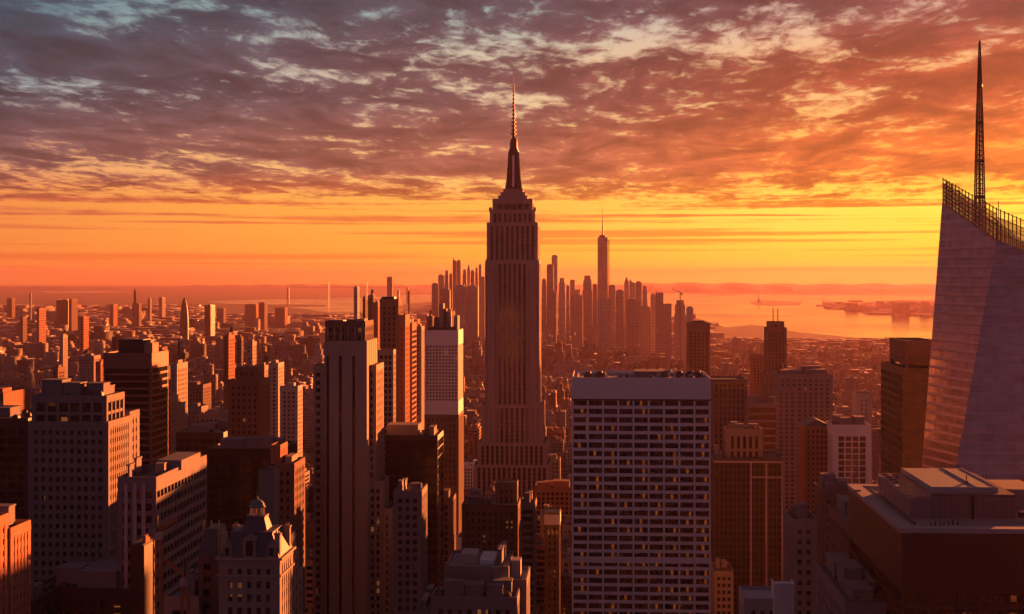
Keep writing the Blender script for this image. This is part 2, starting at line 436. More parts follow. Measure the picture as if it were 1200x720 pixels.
def windows(parent, slots, w, h, panes, lit, blind, seed, face='N', limit=100):
    """slots: (x, y, z) of each window's foot centre; the first `limit` become parts, the rest one part"""
    rnd = random.Random(seed)
    var = [window_mesh('window', w, h, panes, {'lit': l, 'blind': blind}, seed*10+i) for i, l in enumerate([0,0,0,0,lit*.6,lit,lit*1.6,min(.9,lit*3)])]
    rot = {'N': 0, 'W': math.pi/2, 'E': -math.pi/2}[face]
    for i, p in enumerate(slots[:limit]):
        o = bpy.data.objects.new('window', rnd.choice(var)); C.objects.link(o); o.parent = parent
        o.location = p; o.rotation_euler = (0, 0, rot)
    rest = slots[limit:]
    if rest:
        q = MB(); c, s_ = math.cos(rot), math.sin(rot)
        for p in rest:
            me = rnd.choice(var); o = len(q.v)
            for v in me.vertices:
                q.v.append((p[0]+v.co.x*c-v.co.y*s_, p[1]+v.co.x*s_+v.co.y*c, p[2]+v.co.z))
            for f in me.polygons: q.f.append(tuple(i+o for i in f.vertices)); q.mi.append(f.material_index)
        o = q.build('windows', [WG_dark, WG_blind, WG_lit, M_dark], parent); o['kind'] = 'stuff'

# ------------------------------------------------------------------ ground, water, far land
GS = 52000.0
gm, gt, gb = new_mat('city_ground')
gp = gt.node('ShaderNodeNewGeometry').outputs['Position']
a_ = gt.noise(gp, 0.004, 6, 0.65); b_ = gt.noise(gp, 0.03, 4, 0.7)
gt.put(gb.inputs['Base Color'], gt.ramp(gt.m('ADD', gt.m('MULTIPLY', a_, .5), gt.m('MULTIPLY', b_, .5)),
       [(0.35, (0.03,0.032,0.028,1)), (0.5, (0.06,0.055,0.05,1)), (0.62, (0.13,0.11,0.10,1))]))
gb.inputs['Roughness'].default_value = 0.85
g = MB(); g.add([(-26000,-1500,0),(26000,-1500,0),(26000,GS,0),(-26000,GS,0)], [(0,1,2,3)])
tag(g.build('ground', gm), kind='structure')
wm, wt, wb = new_mat('harbour_water')
wb.inputs['Base Color'].default_value = (0.03, 0.025, 0.028, 1); wb.inputs['IOR'].default_value = 1.33
wp = wt.node('ShaderNodeNewGeometry').outputs['Position']
wn_ = wt.noise(wp, 0.02, 5, 0.6); wl_ = wt.noise(wp, 0.0011, 3, 0.5, 0.6)
wt.put(wb.inputs['Roughness'], wt.m('ADD', 0.04, wt.m('MULTIPLY', wl_, 0.2)))
wbp = wt.node('ShaderNodeBump'); wbp.inputs['Strength'].default_value = 0.14; wbp.inputs['Distance'].default_value = 1.5
wt.put(wbp.inputs['Height'], wn_); wt.l.new(wbp.outputs[0], wb.inputs['Normal'])
def sheet(name, pts, z0, z1, mat, kind='structure'):
    """a flat sheet with real thickness; pts = outline on the ground"""
    n = len(pts); q = MB()
    q.add([(x,y,z0) for x,y in pts]+[(x,y,z1) for x,y in pts],
          [tuple(range(n, 2*n)), tuple(range(n-1,-1,-1))]+[(i,(i+1)%n,n+(i+1)%n,n+i) for i in range(n)])
    o = q.build(name, mat); tag(o, kind=kind); return o
def inside(x, y, poly):
    c = False; n = len(poly)
    for i in range(n):
        x0, y0 = poly[i]; x1, y1 = poly[i-1]
        if (y0 > y) != (y1 > y) and x < (x1-x0)*(y-y0)/(y1-y0)+x0: c = not c
    return c
BAY = [ground(*p) for p in [(735,341.5),(760,341),(823,344.5),(900,346),(960,346.5),(1100,347),(1330,349),
       (1800,372),(1700,470),(1500,445),(1330,425),(1200,410),(1095,403),(1060,400),(1030,399),(1000,396),(960,392),(935,390),(905,384),(880,381),(850,384),(832,378),(815,373),(780,374),(745,366)]]
BAY2 = [ground(*p) for p in [(236,353.2),(300,351.6),(380,350.6),(430,348.5),(470,346.2),(500,345.5),(530,348),(512,353),(480,356),(450,360),(430,367),(385,366.5),(345,361),(310,357.5),(262,356)]]
STRAIT = [ground(*p) for p in [(40,341.6),(90,340.4),(150,341),(152,342),(110,343.2),(60,343.5)]]
STRAIT2 = [ground(*p) for p in [(430,340.4),(470,339.8),(520,339.6),(560,339.8),(560,341.2),(500,341.6),(440,341.4)]]
for p in (BAY, BAY2, STRAIT, STRAIT2): sheet('harbour_water', p, -0.2, 0.6, wm)
ISLES = []
def isle(name, pts, h=3.0):
    P = [ground(*p) for p in pts]; ISLES.append(P)
    o = sheet(name, P, -0.1, h, gm); return P
ISL1 = isle('island', [(878,354.5),(890,352.6),(915,353),(940,354.6),(938,357.6),(905,358.6),(885,357.6)])
ISL0 = isle('island', [(824,345.6),(840,344.8),(866,345),(868,346),(845,346.8),(828,346.6)])
ISL2 = isle('peninsula', [(962,351.5),(975,353.5),(1010,354.5),(1040,352.5),(1100,351.5),(1320,352),(1320,372),(1180,374),(1095,371.5),(1060,370.5),(1018,368),(1022,364.8),(990,364),(968,361)])
ISL3 = isle('pier_land', [(305,357.6),(340,357),(382,358.2),(381,359.4),(345,359.6),(306,358.8)])
# far hills: ridged strips of terrain with their own depth
def hills(name, px0, px1, q0, depth, hts, seed, hbase=8):
    rnd = random.Random(seed); nx, ny = 70, 9; vs = []; fs = []
    for j in range(ny+1):
        q = q0+depth*j/ny; w = math.sin(math.pi*j/ny)
        for i in range(nx+1):
            px = px0+(px1-px0)*i/nx; a, b = ray(px)
            k = i/nx*(len(hts)-1); i0 = min(int(k), len(hts)-2); h = hts[i0]*(1-(k-i0))+hts[i0+1]*(k-i0)
            e = min(1.0, i/4.0, (nx-i)/4.0)
            vs.append((a*q, b*q, -0.5 + e*w*(h*(0.9+0.2*math.sin(i*1.3+j*.7+seed))+rnd.uniform(0,5)+hbase)))
    for j in range(ny):
        for i in range(nx):
            a = j*(nx+1)+i; fs.append((a, a+1, a+nx+2, a+nx+1))
    o = MB().add(vs, fs).build(name, gm); tag(o, kind='structure')
hills('hills', 690, 1450, 25500, 7000, [30, 95, 110, 90, 60, 55, 45, 60, 40, 50, 60], 3)
hills('hills', 700, 1500, 36000, 9000, [60, 130, 120, 90, 100, 80, 60, 70, 60, 70, 60], 5)
hills('hills', -450, 520, 30000, 9000, [60, 40, 50, 35, 45, 60, 40, 30, 40, 30, 25], 8)
hills('hills', 200, 760, 38000, 8000, [50, 60, 75, 60, 50, 60, 70, 70], 12)

# ------------------------------------------------------------------ the modelled towers
def T(xl, xr, yt, D, dep):
    x0, q0 = XY(xl, D); x1, q1 = XY(xr, D); return x0, x1, D, D+dep, CAM_Z-(yt-HY)*(q0+q1)/2/FPX
def begin(name, label, t, cat='building', group=None):
    r = empty(name, (t[0]+t[1])/2, (t[2]+t[3])/2, label, cat, group); claim(t[0], t[1], t[2], t[3]); return r

# white office slab right of the centre
t = T(670, 833, 447, 700, 56); x0,x1,y0,y1,z1 = t
r = begin('office_slab', 'broad white gridded office slab with flat top, right of the tall spired tower', t)
fl, bw = 3.93, (x1-x0)/9
skin(r, x0, x1, y0, y1, 0, z1, M_trav, G_warm, bay=bw, pier=0.85, floor=fl, spand=1.45, proud=0.9, top=8.2, corner=0.45, roof=M_rooflt, parapet=1.6, hfirst=False)
MB().box(x0-.1, x1+.1, y0-.16, y0+.3, z1-9.0, z1-8.3).build('dark_strip', M_black, r)  # thin black strip across the front, just below the solid top band
slots = []
for j in range(40):
    zf = z1-8.2-(j+1)*fl+0.72
    if zf < 60: break
    for i in range(9): slots.append((x0+bw*(i+.5), y0+0.82, zf))
windows(r, slots, bw-0.95, 2.42, 5, 0.055, 0.36, 4)
b = MB(); b.box(x0-.2, x1+.2, y0-.3, y0+.2, z1-8.2-fl*19-1.5, z1-8.2-fl*19+1.3); b.build('mechanical_band', M_trav, r)
m = MB(); m.box(x0+30, x0+46, y0+26, y0+44, z1+.2, z1+2.6); m.box(x0+29.6, x0+46.4, y0+25.6, y0+44.4, z1+2.602, z1+3.0)
m.build('mechanical_penthouse', M_conc, r)
for i, a in enumerate((5.5, 11, 49, 54, 58)):
    c_ = MB(); c_.box(x0+a, x0+a+4, y0+14+i*3, y0+20+i*3, z1+.2, z1+2.6); c_.cyl(x0+a+2, y0+17+i*3, z1+2.602, z1+3.4, 1.4); c_.build('cooling_unit', M_steel, r)
for a in (9, 30, 36, 41, 47.5): MB().bar((x0+a, y0+34, z1), (x0+a, y0+34, z1+5.5+a*.05), .22).bar((x0+a-1.2, y0+34, z1+4.6), (x0+a+1.2, y0+34, z1+4.6), .15).build('antenna', M_black, r)
p = MB(); p.cyl(x0+46, y0+30, z1+.2, z1+2.4, .3); p.dome(x0+46, y0+30, z1+2.402, 2.0, 1.4); p.build('dish', M_pale, r)
for i in range(16):
    a, c2 = 3+i*3.7, y0+8+(i*7 % 30); MB().box(x0+a, x0+a+1.2+.5*(i % 3), c2, c2+1.5+(i % 4), z1+.2, z1+1.2+.5*(i % 4)).build('vent_box', (M_steel, M_pale, M_conc)[i % 3], r)
for k, a in enumerate((2, 15.5, 38, 57)):
    MB().box(x0+a, x0+a+.8, y0+6, y0+46, z1+.3, z1+1.2).build('duct', M_pale, r)
settle(r)

# dark building on the left edge and red one behind it
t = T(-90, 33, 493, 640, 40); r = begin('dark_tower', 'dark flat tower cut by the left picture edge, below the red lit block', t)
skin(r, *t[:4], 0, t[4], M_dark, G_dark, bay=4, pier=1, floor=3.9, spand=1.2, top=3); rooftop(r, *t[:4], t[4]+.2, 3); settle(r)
t = T(-70, 4, 463, 760, 36); r = begin('red_block', 'brick block with glowing red west wall, cut by the left picture edge', t)
skin(r, *t[:4], 0, t[4], M_brick, G_small, bay=12, pier=9, floor=8, spand=6, top=4)
MB().box(t[1]-14, t[1]-2, t[2]+4, t[2]+16, t[4]+.2, t[4]+3).build('stair_bulkhead', M_brick, r); rooftop(r, t[0], t[1]-16, t[2], t[3], t[4]+.2, 4); settle(r)

# orange brick block in the lower left corner
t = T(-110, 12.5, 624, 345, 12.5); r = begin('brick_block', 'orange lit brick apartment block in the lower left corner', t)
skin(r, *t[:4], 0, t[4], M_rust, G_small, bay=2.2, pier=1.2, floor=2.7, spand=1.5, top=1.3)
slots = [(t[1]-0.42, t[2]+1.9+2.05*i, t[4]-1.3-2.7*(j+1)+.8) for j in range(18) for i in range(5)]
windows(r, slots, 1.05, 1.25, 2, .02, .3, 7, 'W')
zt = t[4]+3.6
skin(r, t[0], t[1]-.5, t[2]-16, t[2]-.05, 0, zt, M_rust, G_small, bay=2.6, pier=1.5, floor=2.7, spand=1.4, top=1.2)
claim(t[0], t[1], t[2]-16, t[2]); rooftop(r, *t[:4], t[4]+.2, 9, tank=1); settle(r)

# grey banded block left of the dark tower
t = T(33, 127, 497, 520, 25); x0,x1,y0,y1,z1 = t
r = begin('stone_office_block', 'grey stone office block with rows of square windows and an open framed top floor', t)
skin(r, x0, x1, y0, y1, 0, z1, M_grey, G_small, bay=2.45, pier=1.15, floor=3.3, spand=1.6, top=1.4, corner=1.6, parapet=.9)
n = 11; bwid = (x1-x0-3.2)/n
slots = [(x0+1.6+bwid*(i+.5), y0+0.42, z1-1.4-3.3*(j+1)+.82) for j in range(26) for i in range(n)]
windows(r, slots, bwid-1.2, 1.65, 2, .03, .5, 11)
u = T(37, 125, 466, 523, 20)
skin(r, u[0], u[1], u[2], u[3], z1+.2, u[4], M_grey, G_off, bay=4.4, pier=.9, floor=4.4, spand=1.1, top=1.3, corner=1.2, parapet=.7)
rooftop(r, u[0], u[1], u[2], u[3], u[4]+.2, 21, dens=2.6)
v = T(152.2, 153.2, 486, 562, 12)
skin(r, x0+6, v[0], 562, 574, 0, v[4], M_grey, G_small, bay=4, pier=2.2, floor=3.3, spand=1.5, top=1.4)
claim(x0, v[1], 540, 575); settle(r)

# dark tower with lit stripes
t = T(121, 178, 416, 770, 30); r = begin('striped_tower', 'dark tower whose west side glows in red horizontal stripes, with a black penthouse', t)
skin(r, *t[:4], 0, t[4], plain('terracotta', (0.30,0.14,0.10), 0.7), G_dark, bay=60, pier=1.0, floor=3.7, spand=1.15, top=6.5, corner=.9, hfirst=True, parapet=1.0)
u = T(139, 168, 398, 774, 13)
MB().box(u[0], u[1], u[2], u[3], t[4]+.2, u[4]).build('mechanical_penthouse', M_dark, r)
u2 = T(168.1, 169, 402, 775, 20); MB().box(u[1]+.05, u[1]+4.5, 775, 786, t[4]+.2, u2[4]).box(u[1]+1, u[1]+3, 777, 783, u2[4]+.002, u2[4]+1.6).build('stair_bulkhead', M_tan, r)
settle(r)

# grey office with long receding west side
t = T(138, 183, 564, 430, 56); x0,x1,y0,y1,z1 = t
r = begin('grey_office', 'grey office block with banded west side and white pilasters on its front', t)
skin(r, x0, x1, y0, y1, 0, z1, M_conc, G_dark, bay=3.6, pier=.7, floor=3.6, spand=1.5, top=2.2, corner=1.0, hfirst=True, roof=M_roof, parapet=1.2)
pl = [(x0+2+i*2.6) for i in range(3)]
for a in pl: MB().box(a, a+1.1, y0-.5, y0-.06, 0, z1-.6).build('pilaster', M_pale, r)
v = MB(); v.box(x0+12, x1-7, y0+24, y0+46, z1+.2, z1+3.2); v.build('mechanical_penthouse', M_conc, r)
MB().box(x1-5.4, x1-2.6, y0+17, y0+20, z1+.2, z1+3.1).build('roof_vent', M_tan, r)
rooftop(r, x0, x1-8, y0+1, y0+20, z1+.2, 31, dens=2.4); settle(r)

# brown stepped brick tower
t = T(267, 305, 448, 820, 24); r = begin('brick_tower', 'brown brick tower with stepped crown and one thin orange lit side', t)
skin(r, *t[:4], 0, t[4], M_brown, G_small, bay=3.0, pier=1.5, floor=3.5, spand=1.7, top=1.6, parapet=1.2)
u = T(276, 302, 432, 824, 15); skin(r, *u[:4], t[4]+.2, u[4], M_brown, G_small, bay=3.2, pier=1.8, floor=4, spand=1.7, top=1, parapet=.8)
for a in (278, 285, 292, 299): w_ = T(a, a+3, 427, 824.5, 3); MB().box(*w_[:4], u[4]+.2, w_[4]).build('finial', M_tan, r)
settle(r)

# big black glass mass
t = T(243, 331, 528, 650, 32); r = begin('black_slab', 'wide black glass slab below the brown brick tower', t)
skin(r, *t[:4], 0, t[4], M_black, G_dark, bay=3.2, pier=.5, floor=3.9, spand=.9, top=2.5, corner=.5, parapet=.8); rooftop(r, *t[:4], t[4]+.2, 41); settle(r)
t = T(206, 262, 509, 905, 55); r = begin('low_black_block', 'low black office with flat bare roof left of the brown brick tower', t)
skin(r, *t[:4], 0, t[4], M_dark, G_dark, bay=5, pier=.6, floor=3.9, spand=1, top=2.5, roof=M_rooflt); rooftop(r, *t[:4], t[4]+.2, 43); settle(r)

# ornate mansard-roofed building
t = T(256, 328, 657, 372, 16); x0,x1,y0,y1,z1 = t
r = begin('mansard_building', 'ornate old stone building with steep slate mansard roof and small domed lantern', t)
skin(r, x0, x1, y0, y1, 0, z1, M_lime, G_small, bay=2.6, pier=1.3, floor=3.3, spand=1.5, top=1.2, corner=1.8, parapet=None)
c_ = MB(); c_.box(x0-.7, x1+.7, y0-.7, y1+.7, z1+.16, z1+.7); c_.box(x0-.4, x1+.4, y0-.4, y1+.4, z1-4.0, z1-3.6); c_.build('cornice', M_tan, r)
zr = T(256, 328, 627, 372, 0)[4]
mr = MB(); mr.frustum((x0+.2, x1-.2, y0+.2, y1-.2), z1+.7, (x0+2.6, x1-2.6, y0+2.8, y1-2.8), zr)
mr.box(x0+2.4, x1-2.4, y0+2.6, y1-2.6, zr+.002, zr+.35); mo = mr.build('mansard_roof', M_slate, r)
for i, a in enumerate((.14, .5, .86)):
    cx = x0+(x1-x0)*a; w2 = 1.0 if i != 1 else 1.6; hh = 3.4 if i != 1 else 5.2
    d = MB(); d.box(cx-w2, cx+w2, y0+.1, y0+2.6, z1+.71, z1+hh); d.add([(cx-w2-.2,y0,z1+hh+.002),(cx+w2+.2,y0,z1+hh+.002),(cx,y0,z1+hh+1.3),(cx-w2-.2,y0+2.7,z1+hh+.002),(cx+w2+.2,y0+2.7,z1+hh+.002),(cx,y0+2.7,z1+hh+1.3)],[(0,1,2),(5,4,3),(0,2,5,3),(1,4,5,2),(0,3,4,1)])
    dd = d.build('dormer', M_lime, r); MB().box(cx-w2*.55, cx+w2*.55, y0+.02, y0+.09, z1+1.1, z1+hh-.3).build('window', WG_dark, dd)
for a in (0, 1):
    for b_ in (0, 1):
        cx = x0+1+a*(x1-x0-2); cy = y0+2+b_*(y1-y0-4)
        k = MB(); k.box(cx-.7, cx+.7, cy-.7, cy+.7, z1+.71, z1+6.2); k.box(cx-.9, cx+.9, cy-.9, cy+.9, z1+6.202, z1+6.6)
        k.cyl(cx-.3, cy, z1+6.602, z1+7.3, .2, .15, 8); k.cyl(cx+.3, cy, z1+6.602, z1+7.3, .2, .15, 8); k.build('chimney', M_tan, r)
cx = (x0+x1)/2+.2; cy = (y0+y1)/2
l = MB(); l.frustum((cx-3.2, cx+3.2, cy-3, cy+3), zr+.36, (cx-2.3, cx+2.3, cy-2.1, cy+2.1), zr+3.4); l.box(cx-2.5, cx+2.5, cy-2.4, cy+2.4, zr+3.402, zr+3.8)
l.build('lantern_base', M_slate, r)
for i in range(8):
    an = i*math.pi/4+.39; MB().cyl(cx+1.7*math.cos(an), cy+1.7*math.sin(an), zr+3.802, zr+5.8, .22, .2, 8).build('column', M_tan, r)
l = MB(); l.cyl(cx, cy, zr+5.802, zr+6.1, 2.2, 2.2, 16); l.dome(cx, cy, zr+6.102, 1.9, 1.7, 16, 6); l.cyl(cx, cy, zr+7.8, zr+8.5, .4, .3, 8); l.cyl(cx, cy, zr+8.5, zr+11.2, .12, .03, 6)
l.build('dome', M_copper, r)
# stepped west flank with its lit gables
for i, (xa, ya, dd) in enumerate(((330, 640, 378), (334, 660, 384), (339, 684, 390))):
    u = T(310, xa, ya, dd, 6); skin(r, x0+8, u[1], u[2]+12.1, u[3]+12.0, 0, u[4], M_lime, G_small, bay=2.6, pier=1.3, floor=3.3, spand=1.5, top=.9, parapet=.9)
u = T(233, 255.5, 622, 384, 14)
skin(r, *u[:4], 0, u[4]-7, M_brown, G_small, bay=2.6, pier=1.3, floor=3.3, spand=1.6, top=.8, parapet=None)
MB().frustum((u[0], u[1], u[2], u[3]), u[4]-6.8, (u[0]+1, u[1]-1, u[2]+2.5, u[3]-2.5), u[4]).build('mansard_roof', M_slate, r)
for a in (.1, .5, .9): MB().cyl(u[0]+(u[1]-u[0])*a, u[2]+3, u[4]-1, u[4]+2.2, .35, .2, 8).build('finial', M_tan, r)
claim(x0-8, x1+5, y0-3, y1+32); settle(r)

# grey party-wall slab and its neighbour
t = T(303, 321, 551, 545, 8); r = begin('grey_slab', 'slim grey blank-walled slab with one thin orange lit edge', t)
MB().box(t[0], t[1], t[2], t[3], 0, t[4]).build('wall', M_conc, r)
MB().box(t[0]+.4, t[1]-.4, t[2]+.4, t[3]-.4, t[4]+.003, t[4]+.5).build('roof', M_roof, r)
MB().cyl(t[0]+2.2, t[2]+3, t[4]+.5, t[4]+3.6, 1.2, 1.1, 12).build('water_tank', M_wood, r); settle(r)
t = T(322, 345, 546, 600, 22); r = begin('stepped_brick_block', 'dark brick block with bright orange rooftop bulkheads, left of the tall grooved slab', t)
skin(r, *t[:4], 0, t[4], M_brown, G_small, bay=3, pier=1.5, floor=3.5, spand=1.7, top=1.5, parapet=1)
u = T(311, 320, 524, 603, 14); skin(r, u[0]+2, u[1]+3, u[2], u[3], t[4]+.2, u[4], M_brick, G_small, bay=3, pier=1.6, floor=3.5, spand=1.8, top=1, parapet=.8)
u = T(334, 342, 535, 606, 12); MB().box(*u[:4], t[4]+.2, u[4]).build('stair_bulkhead', M_tan, r); settle(r)

# tall slab with vertical grooves
t = T(380, 430, 400, 690, 33); x0,x1,y0,y1,z1 = t
r = begin('grooved_tower', 'tall grey tower with dark vertical grooves and bright orange west side, left of centre', t)
MB().box(x0+.9, x1-.9, y0+1.4, y1-.9, 0, z1-.5).build('glazed_core', G_dark, r)
f = MB()
gr = [T(a, b_, 0, 690, 0)[:2] for a, b_ in ((382.4,385.6),(397,400.6),(412.6,416.2))]
zg = T(0, 10, 416, 690, 0)[4]; e = x0
for a, b_ in gr: f.box(e, a, y0, y0+1.6, 0, z1-.01); f.box(a+.001, b_-.001, y0, y0+1.6, zg, z1-.012); e = b_
f.box(e, x1, y0, y0+1.6, 0, z1-.01)
f.box(x0, x0+1, y0+1.602, y1, 0, z1-.01); f.box(x0+1.001, x1-1.001, y1-1, y1, 0, z1-.01)
for i in range(5):
    a = y0+1.602+i*(y1-y0-1.6)/5; f.box(x1-1, x1, a, a+(y1-y0-1.6)/5-.9, 0, z1-.01)
f.box(x1-.95, x1-.12, y0+1.61, y1-.01, 0, zg-12)
f.build('wall', M_tan, r)
MB().box(x0+.3, x1-.3, y0+.3, y1-.3, z1, z1+.3).build('roof', M_roof, r)
u = T(381, 428, 379, 693, 25)
skin(r, *u[:4], z1+.31, u[4], M_brown, G_small, bay=2.7, pier=1.1, floor=3.6, spand=1.5, top=1.2, parapet=1.0)
w_ = T(418, 427, 374, 694, 10); MB().box(*w_[:4], u[4]+.2, w_[4]).build('stair_bulkhead', M_tan, r)
w_ = T(386, 402, 375.5, 697, 9); MB().box(*w_[:4], u[4]+.2, w_[4]).build('mechanical_penthouse', M_dark, r)
for i in range(6): w_ = T(383+i*8, 384.5+i*8, 376, 692.6, .6); MB().box(*w_[:4], z1+.31, w_[4]-3).build('pilaster', M_tan, r)
def wing(xa, xb, yy, D_, dd, nm=None):
    u = T(xa, xb, yy, D_, dd)
    skin(r, *u[:4], 0, u[4], M_tan, G_small, bay=2.8, pier=1.2, floor=3.6, spand=1.5, top=2.0, parapet=.9); return u
wl = wing(367, 379.8, 430, 694, 30)
n = 3; bwid = (wl[1]-wl[0])/n
wing(430.2, 441, 430, 700, 24)
wing(430.2, 449, 566, 699.0, 20)
wing(449.2, 459, 598, 698, 32)
wing(459.2, 465, 636, 697, 30)
wr = T(430.2, 441, 430, 699.9, 0)
slots = [(wl[0]+bwid*(i+.5), wl[2]+.42, wl[4]-2-3.6*(j+1)+.85) for j in range(34) for i in range(n)]
windows(r, slots, 1.35, 1.9, 2, .05, .4, 15)
claim(wl[0], T(464, 465, 0, 697, 0)[1], 690, 735); settle(r)

# cluster of dark towers left of the white-gridded one
t = T(445, 467, 353, 1060, 20); r = begin('stepped_dark_tower', 'tallest of the dark stepped towers beside the white gridded tower', t)
skin(r, *t[:4], 0, t[4], M_brown, G_dark, bay=3.4, pier=1.6, floor=3.8, spand=1.2, top=3, parapet=1.5)
u = T(447, 462, 348, 1063, 10); MB().box(*u[:4], t[4]+.2, u[4]).build('mechanical_penthouse', M_dark, r)
u = T(467.3, 475, 371, 1062, 24); skin(r, *u[:4], 0, u[4], M_brick, G_dark, bay=3.4, pier=1.6, floor=3.8, spand=1.2, top=7, parapet=1.2)
claim(u[0], u[1], u[2], u[3]); settle(r)
t = T(468, 483, 380, 1100, 26); r = begin('banded_brick_tower', 'dark brick tower with banded orange west side left of the white gridded tower', t)
skin(r, *t[:4], 0, t[4], M_brick, G_dark, bay=30, pier=1.2, floor=3.8, spand=1.6, top=4, hfirst=True); rooftop(r, *t[:4], t[4]+.2, 51); settle(r)
t = T(443, 461, 412, 990, 12); r = begin('slim_dark_slab', 'slim dark slab with a thin bright vertical edge beside the grooved tower', t)
skin(r, *t[:4], 0, t[4], M_tan, G_dark, bay=2.6, pier=.9, floor=3.8, spand=1.2, top=2, corner=.8); settle(r)

# white gridded tower
t = T(498, 537, 389, 950, 33); x0,x1,y0,y1,z1 = t
r = begin('white_grid_tower', 'slender pale tower with fine white window grid and golden west side', t)
zb = T(498, 537, 486, 950, 0)[4]
skin(r, x0, x1, y0, y1, zb, z1, M_trav, G_off, bay=2.05, pier=.75, floor=2.1, spand=.8, top=8.4, corner=.5, parapet=1.0)
MB().box(x0-.1, x1+.1, y0-.1, y1+.1, zb+.01, zb+8.5).build('blank_band', M_trav, r)
skin(r, x0-.4, x1+.4, y0-.4, y1+.4, 0, zb-.01, M_brown, G_dark, bay=2.8, pier=1.4, floor=3.7, spand=1.4, top=1.5, parapet=None)
MB().box(x0+2, x1-2, y0+2, y1-2, z1+.16, z1+2.8).build('mechanical_penthouse', M_dark, r)
for i, (a, b_, yy) in enumerate(((508.5,514,372),(514.6,519.5,356),(520,523,362),(523.6,528.4,365))):
    u = T(a, b_, yy, 960, 9); MB().box(*u[:4], z1+2.81, u[4]).build('flue', M_brown if i % 2 == 0 else M_tan, r)
u = T(537, 538.6, 370, 958, 4); MB().box(x1-3, x1-.6, 952, 966, z1+.2, u[4]).build('flue', M_tan, r)
settle(r)

# black glazed office below it
t = T(451, 513, 513, 722, 26); r = begin('black_office', 'black glass office with thin pale floor lines, right of the grooved tower', t)
skin(r, *t[:4], 0, t[4], M_dark, G_dark, bay=40, pier=.5, floor=4.3, spand=.5, top=1.2, corner=.5, hfirst=True, roof=M_rooflt)
u = T(453, 490, 498, 730, 14); MB().box(*u[:4], t[4]+.2, u[4]).build('mechanical_penthouse', M_lime, r)
rooftop(r, t[0]+16, t[1], t[2], t[3], t[4]+.2, 57); settle(r)
t = T(461, 494, 578, 650, 22); r = begin('dark_stone_block', 'dark stone block with a round rooftop tank below the black glass office', t)
skin(r, *t[:4], 0, t[4], M_conc, G_small, bay=2.8, pier=1.3, floor=3.6, spand=1.6, top=1.6, roof=M_rooflt)
MB().cyl(t[0]+9, t[2]+8, t[4]+.2, t[4]+3.4, 2.6, 2.6, 20).build('water_tank', M_conc, r); rooftop(r, t[0], t[0]+5, t[2], t[3], t[4]+.2, 58); settle(r)

# ------------------------------------------------------------------ the tall spired tower in the centre
D0 = 1300.0
def ex(px): return XY(px, D0)[0]
def ez(py): return Z(600, py, D0)
xc = ex(600.2)
root = empty('spired_skyscraper', xc, D0+22, 'tallest stepped stone skyscraper with a needle spire in the centre', 'skyscraper')
claim(ex(556), ex(645), D0-6, D0+62)
K = (ex(601)-ex(600))
def tier(hw, yb, yt, dy0, dep, bay=4.3, top=2.2, nm='facade', sp=0.22, par=1.0, wall=None, pier=1.8):
    skin(root, xc-hw*K, xc+hw*K, D0+dy0, D0+dy0+dep, ez(yb) if yb else 0, ez(yt), wall or M_shaft, G_dark, bay=bay, pier=pier, floor=3.7, spand=sp, proud=1.1, top=top, corner=2.2, parapet=par, fname=nm, spgap=0.95)
tier(44, 0, 545, -8, 64, top=1.5)                       # base
tier(40, 0, 520, -5, 58, top=1.5)
tier(36, 0, 476, -2, 52, top=1.5)                       # shoulders
tier(31.6, 0, 306, 0, 44)                               # the shaft
tier(30.0, 306, 262, 1.5, 41)
tier(26.6, 262, 247, 3.2, 37.5)
tier(23.6, 247, 234, 5.0, 34, bay=5.0, top=3.5, pier=2.2)
# the centre bay stands back between two pairs of stronger piers: corner pavilions project
for sgn in (-1, 1):
    a, b_ = sorted((xc+sgn*31.8*K, xc+sgn*17.5*K))
    f = MB()
    n = 5
    for i in range(n+1):
        c0 = a+(b_-a)*i/n
        f.box(c0-(.9 if 0 < i < n else .0 if i == 0 else 1.8), c0+(.9 if 0 < i < n else 1.8 if i == 0 else 0), D0-1.3, D0-.002, 0, ez(312)+.4*i)
    f.box(a, b_, D0-1.302, D0-.003, ez(314), ez(309)); f.build('corner_pier', M_shaft, root)
# tall arched windows of the crown
for i in range(5):
    cx = xc+(i-2)*5.6
    MB().box(cx-1.1, cx+1.1, D0+4.75, D0+4.95, ez(255), ez(239)).build('tall_window', WG_dark, root)
    MB().box(cx-2.3, cx-1.7, D0+2.2, D0+4.9, ez(262), ez(236)).build('fin', M_shaft, root)
for i, (hw, yb, yt, dep) in enumerate(((17, 234, 229.5, 26), (14.5, 229.5, 225.5, 22), (11.5, 225.5, 221.5, 18))):
    cy = D0+22
    q = MB(); q.box(xc-hw*K, xc+hw*K, cy-dep/2, cy+dep/2, ez(yb)+.2, ez(yt)); q.box(xc-hw*K-.5, xc+hw*K+.5, cy-dep/2-.5, cy+dep/2+.5, ez(yt)+.002, ez(yt)+.7)
    q.build('crown_step', M_shaft, root)
cy = D0+22
m = MB()
prof = [(221, 8.2), (215, 6.9), (205, 6.0), (190, 5.0), (178, 4.4)]
for (ya, ra), (yb, rb) in zip(prof[:-1], prof[1:]): m.cyl(xc, cy, ez(ya)+.001, ez(yb), ra*K, rb*K, 16)
mo = m.build('mast_tower', M_steel, root)
for i in range(4):
    a = i*math.pi/2+math.pi/4
    q = MB()
    for (ya, ra), (yb, rb) in zip([(221, 10.5), (208, 8.0), (190, 6.2)], [(208, 8.0), (190, 6.2), (176, 5.4)]):
        q.bar((xc+ra*K*math.cos(a), cy+ra*K*math.sin(a), ez(ya)), (xc+rb*K*math.cos(a), cy+rb*K*math.sin(a), ez(yb)), 2.6)
    q.build('buttress', M_steel, mo)
q = MB(); q.box(xc-1.0, xc+1.0, cy-8.2*K-.4, cy-4*K, ez(218), ez(180)); q.build('window_strip', M_trav, mo)
